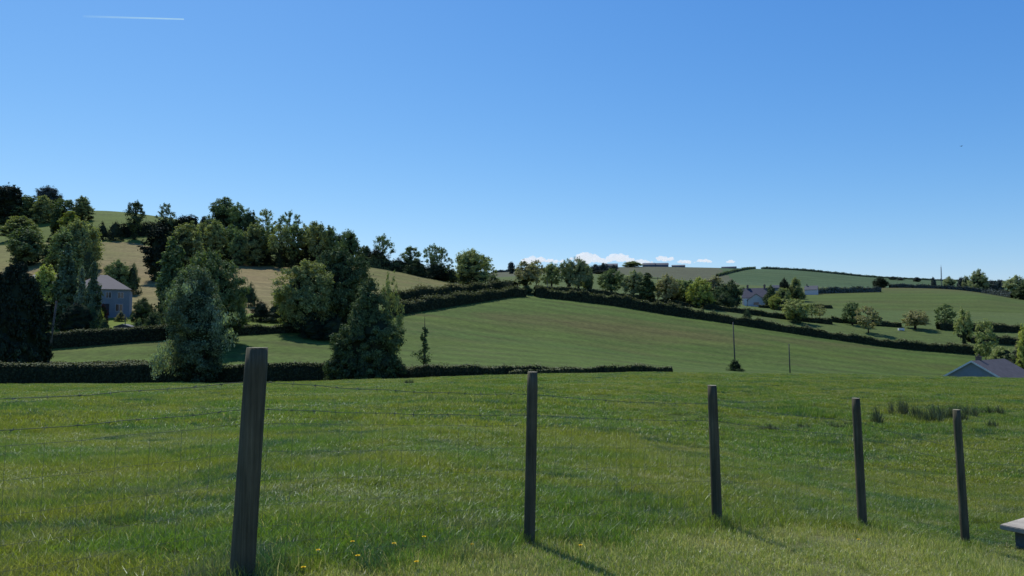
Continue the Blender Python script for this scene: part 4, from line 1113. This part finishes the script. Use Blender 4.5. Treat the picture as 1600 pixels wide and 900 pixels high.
def dandelion(px, py_y, label=None):
    x, y, z = at(px, py_y); root = empty('dandelion', (x, y, z)); h = random.uniform(.05, .10)
    mb = MB(); mb.tube([(0,0,-.02),(.004,0,h*.5),(.01,0,h)], [.002,.0018,.0016], 5); mb.build('stem', MAT['stem'], root)
    fl = MB()
    for ring, (nr, rr_, el) in enumerate([(14,.014,.15),(12,.011,.5),(8,.007,.95)]):
        for k in range(nr):
            a = 2*math.pi*k/nr + ring*.2; ca_, sa_ = math.cos(a), math.sin(a); w = .0032
            tip = (.01+ca_*rr_*math.cos(el), sa_*rr_*math.cos(el), h+.002+rr_*math.sin(el)*.6)
            fl.add([(.01+sa_*w*.4, -ca_*w*.4, h), (tip[0]+sa_*w, tip[1]-ca_*w, tip[2]), (tip[0]-sa_*w, tip[1]+ca_*w, tip[2]), (.01-sa_*w*.4, ca_*w*.4, h)], [(0,1,2,3)])
    fl.build('flower_head', MAT['yellow'], root)
    tag(root, 'small yellow dandelion in the grass at the foot of the fence', 'flower', 'dandelions along the fence')
for px, Y in [(203,3.75),(231,3.75),(471,4.3),(494,4.55),(556,4.5),(548,4.9),(613,5.0),(660,5.1),(648,4.6),(1340,6.6),(735,5.2),(905,5.35)]:
    dandelion(px, Y)

# ------------------------------------------------------------------ clouds, contrail, bird
m = NT('self_lit_cloud')
ns = m.noise(m.pos(obj=True), .012, 5, .65)
lw = m.n('ShaderNodeLayerWeight'); lw.inputs['Blend'].default_value = .35
d = m.n('ShaderNodeBsdfDiffuse'); d.inputs['Color'].default_value = (.8,.83,.88,1)
e = m.n('ShaderNodeEmission'); e.inputs['Color'].default_value = (.82,.90,1,1); e.inputs['Strength'].default_value = 1.0  # clouds glow by themselves in place of scattered sunlight
a = m.n('ShaderNodeMixShader'); a.inputs[0].default_value = .85; m.l(d.outputs[0], a.inputs[1]); m.l(e.outputs[0], a.inputs[2])
tr = m.n('ShaderNodeBsdfTransparent'); b = m.n('ShaderNodeMixShader')
mm = m.n('ShaderNodeMath'); mm.operation = 'ADD'; m.l(m.ramp(lw.outputs['Facing'], .25, .95, 0, 1), mm.inputs[0]); m.l(m.ramp(ns, .35, .65, -.05, .55), mm.inputs[1])
mx = m.n('ShaderNodeMath'); mx.operation = 'MAXIMUM'; mx.inputs[1].default_value = .36; mx.use_clamp = True; m.l(mm.outputs[0], mx.inputs[0])
m.l(mx.outputs[0], b.inputs[0]); m.l(a.outputs[0], b.inputs[1]); m.l(tr.outputs[0], b.inputs[2])
CLOUD = m.done(b.outputs[0])
def cloud(px, py, wpx, hpx, label, seed):
    Yc = 9000.0; r = random.Random(seed); cx_ = (px-800)/F*Yc; cz_ = zat(py, Yc); w = wpx/F*Yc; h = hpx/F*Yc
    bm = bmesh.new()
    for k in range(14):
        t = r.uniform(-1, 1); s = (1-abs(t))**.5*.55+.18
        rad = h*.5*s*r.uniform(.7, 1.2)
        mtx = Matrix.Translation((t*w*.5, r.uniform(-.4,.4)*w*.4, r.uniform(-.5, .5)*h*.45*s*1.3)) @ Matrix.Diagonal((1.3, 1.2, .85, 1))
        bmesh.ops.create_icosphere(bm, subdivisions=4, radius=rad, matrix=mtx)
    from mathutils import noise as mn
    for v in bm.verts:
        q = v.co*.02; n_ = mn.noise(q)+.5*mn.noise(q*2.3)+.25*mn.noise(q*5); v.co += v.co.normalized()*n_*h*.10; v.co.z += mn.noise(q*1.7+Vector((9,2,1)))*h*.12
    me = bpy.data.meshes.new('cloud'); bm.to_mesh(me); bm.free(); me.polygons.foreach_set('use_smooth', [True]*len(me.polygons))
    tag(link('cloud', me, CLOUD, None, (cx_, Yc, cz_)), label, 'cloud', 'small white clouds along the horizon')
cloud(833, 406, 34, 16, 'leftmost small cloud above the reddish brown tree', 1)
cloud(914, 404, 44, 19, 'cloud with the tallest puff just above the crest trees', 2)
cloud(966, 405, 52, 17, 'wide low cloud over the far copse', 3)
cloud(1040, 404, 26, 11, 'small cloud over the middle barn on the ridge', 4)
cloud(1102, 408, 24, 8, 'flat wisp of cloud right of the barns', 5)
cloud(1073, 409, 30, 8, 'faint wisp of cloud between the barn cloud and the flat wisp', 7)
cloud(866, 408, 30, 8, 'thin wisp of cloud between the leftmost cloud and the tallest puff', 8)
cloud(940, 408, 34, 11, 'low cloud joining the tallest puff and the wide low cloud', 9)
cloud(1002, 409, 36, 9, 'thin cloud bank between the wide low cloud and the barn cloud', 10)
cloud(1143, 409, 12, 6, 'tiny wisp of cloud over the long low barn', 6)
m = NT('self_lit_contrail')
uvx = m.n('ShaderNodeSeparateXYZ'); m.l(m.n('ShaderNodeTexCoord').outputs['Object'], uvx.inputs[0])
al = m.ramp(uvx.outputs['X'], -1700, 900, 0.0, .55)
nn = m.ramp(m.noise(m.pos(obj=True), .004, 3), .3, .7, .7, 1.0)
k_ = m.n('ShaderNodeMath'); k_.operation = 'MULTIPLY'; k_.use_clamp = True; m.l(al, k_.inputs[0]); m.l(nn, k_.inputs[1])
e = m.n('ShaderNodeEmission'); e.inputs['Color'].default_value = (.50,.80,1,1); e.inputs['Strength'].default_value = .85  # own glow stands in for sunlight on the trail
tr = m.n('ShaderNodeBsdfTransparent'); b = m.n('ShaderNodeMixShader'); m.l(k_.outputs[0], b.inputs[0]); m.l(tr.outputs[0], b.inputs[1]); m.l(e.outputs[0], b.inputs[2])
CT_M = m.done(b.outputs[0])
Yc = 20000.0
a0 = Vector(((130-800)/F*Yc, Yc, 0)); 
def skyp(px, py, Y):
    a_, e_ = ae(px, py); return Vector((a_*Y, Y, e_*Y))
A, B = skyp(130, 25.5, Yc), skyp(287, 30, Yc); Cc = (A+B)/2
mb = MB(); n = 20; pts = [A.lerp(B, k/n)-Cc for k in range(n+1)]; mb.tube(pts, [30 - 12*k/n for k in range(n+1)], 8)
tag(mb.build('contrail', CT_M, None, Cc), 'thin white aircraft contrail high in the upper left sky', 'contrail')
p = skyp(1502, 228.5, 90)
mb = MB(); mb.tube([(-.16,0,-.01),(-.08,0,0),(.02,0,.01),(.10,0,.015),(.15,0,.01)], [.005,.028,.04,.028,.006], 8)
for s in (-1, 1): mb.add([(-.02,0,.02),(.06,0,.02),(.05,s*.14,.07),(-.02,s*.26,.05),(-.04,s*.14,.07)], [(0,1,2,4),(2,3,4)])
ob = mb.build('bird', MAT['feather'], None, p); ob.rotation_euler = (0, 0, R(20))
tag(ob, 'tiny dark bird flying alone in the right part of the sky', 'bird')

# ------------------------------------------------------------------ light
SUN_AZ = R(-31.5); SUN_EL = R(54)
w = bpy.data.worlds.new('World'); scene.world = w; w.use_nodes = True
nt = w.node_tree; nt.nodes.clear()
sky = nt.nodes.new('ShaderNodeTexSky'); sky.sky_type = 'NISHITA'; sky.sun_disc = False
sky.sun_elevation = SUN_EL; sky.sun_rotation = SUN_AZ
sky.air_density = 1.0; sky.dust_density = .2; sky.ozone_density = 3.0; sky.altitude = 0
bg = nt.nodes.new('ShaderNodeBackground'); bg.inputs['Strength'].default_value = .12
out = nt.nodes.new('ShaderNodeOutputWorld')
sep = nt.nodes.new('ShaderNodeSeparateColor'); cmb = nt.nodes.new('ShaderNodeCombineColor')
nt.links.new(sky.outputs[0], sep.inputs[0])
for i_, (g_, y_) in enumerate([(.96, 1.48), (.87, 1.03), (.985, .62)]):
    a_ = nt.nodes.new('ShaderNodeMath'); a_.operation = 'POWER'; a_.inputs[1].default_value = y_; nt.links.new(sep.outputs[i_], a_.inputs[0])
    b_ = nt.nodes.new('ShaderNodeMath'); b_.operation = 'MULTIPLY'; b_.inputs[1].default_value = g_ * .12**(y_-1); nt.links.new(a_.outputs[0], b_.inputs[0]); nt.links.new(b_.outputs[0], cmb.inputs[i_])
nt.links.new(cmb.outputs[0], bg.inputs['Color']); nt.links.new(bg.outputs[0], out.inputs['Surface'])
sd = bpy.data.lights.new('sun', 'SUN'); sd.energy = 4.6; sd.angle = R(.53); sd.color = (1, .95, .87)
so = bpy.data.objects.new('sun', sd); COL.objects.link(so)
dirv = Vector((math.sin(SUN_AZ)*math.cos(SUN_EL), math.cos(SUN_AZ)*math.cos(SUN_EL), math.sin(SUN_EL)))
so.rotation_euler = dirv.to_track_quat('Z', 'Y').to_euler(); so.location = dirv*50
scene.view_settings.view_transform = 'Standard'; scene.view_settings.look = 'None'; scene.view_settings.exposure = 0
scene.render.engine = 'CYCLES'; scene.cycles.use_denoising = True
scene.cycles.max_bounces = 6; scene.cycles.diffuse_bounces = 3; scene.cycles.transparent_max_bounces = 12
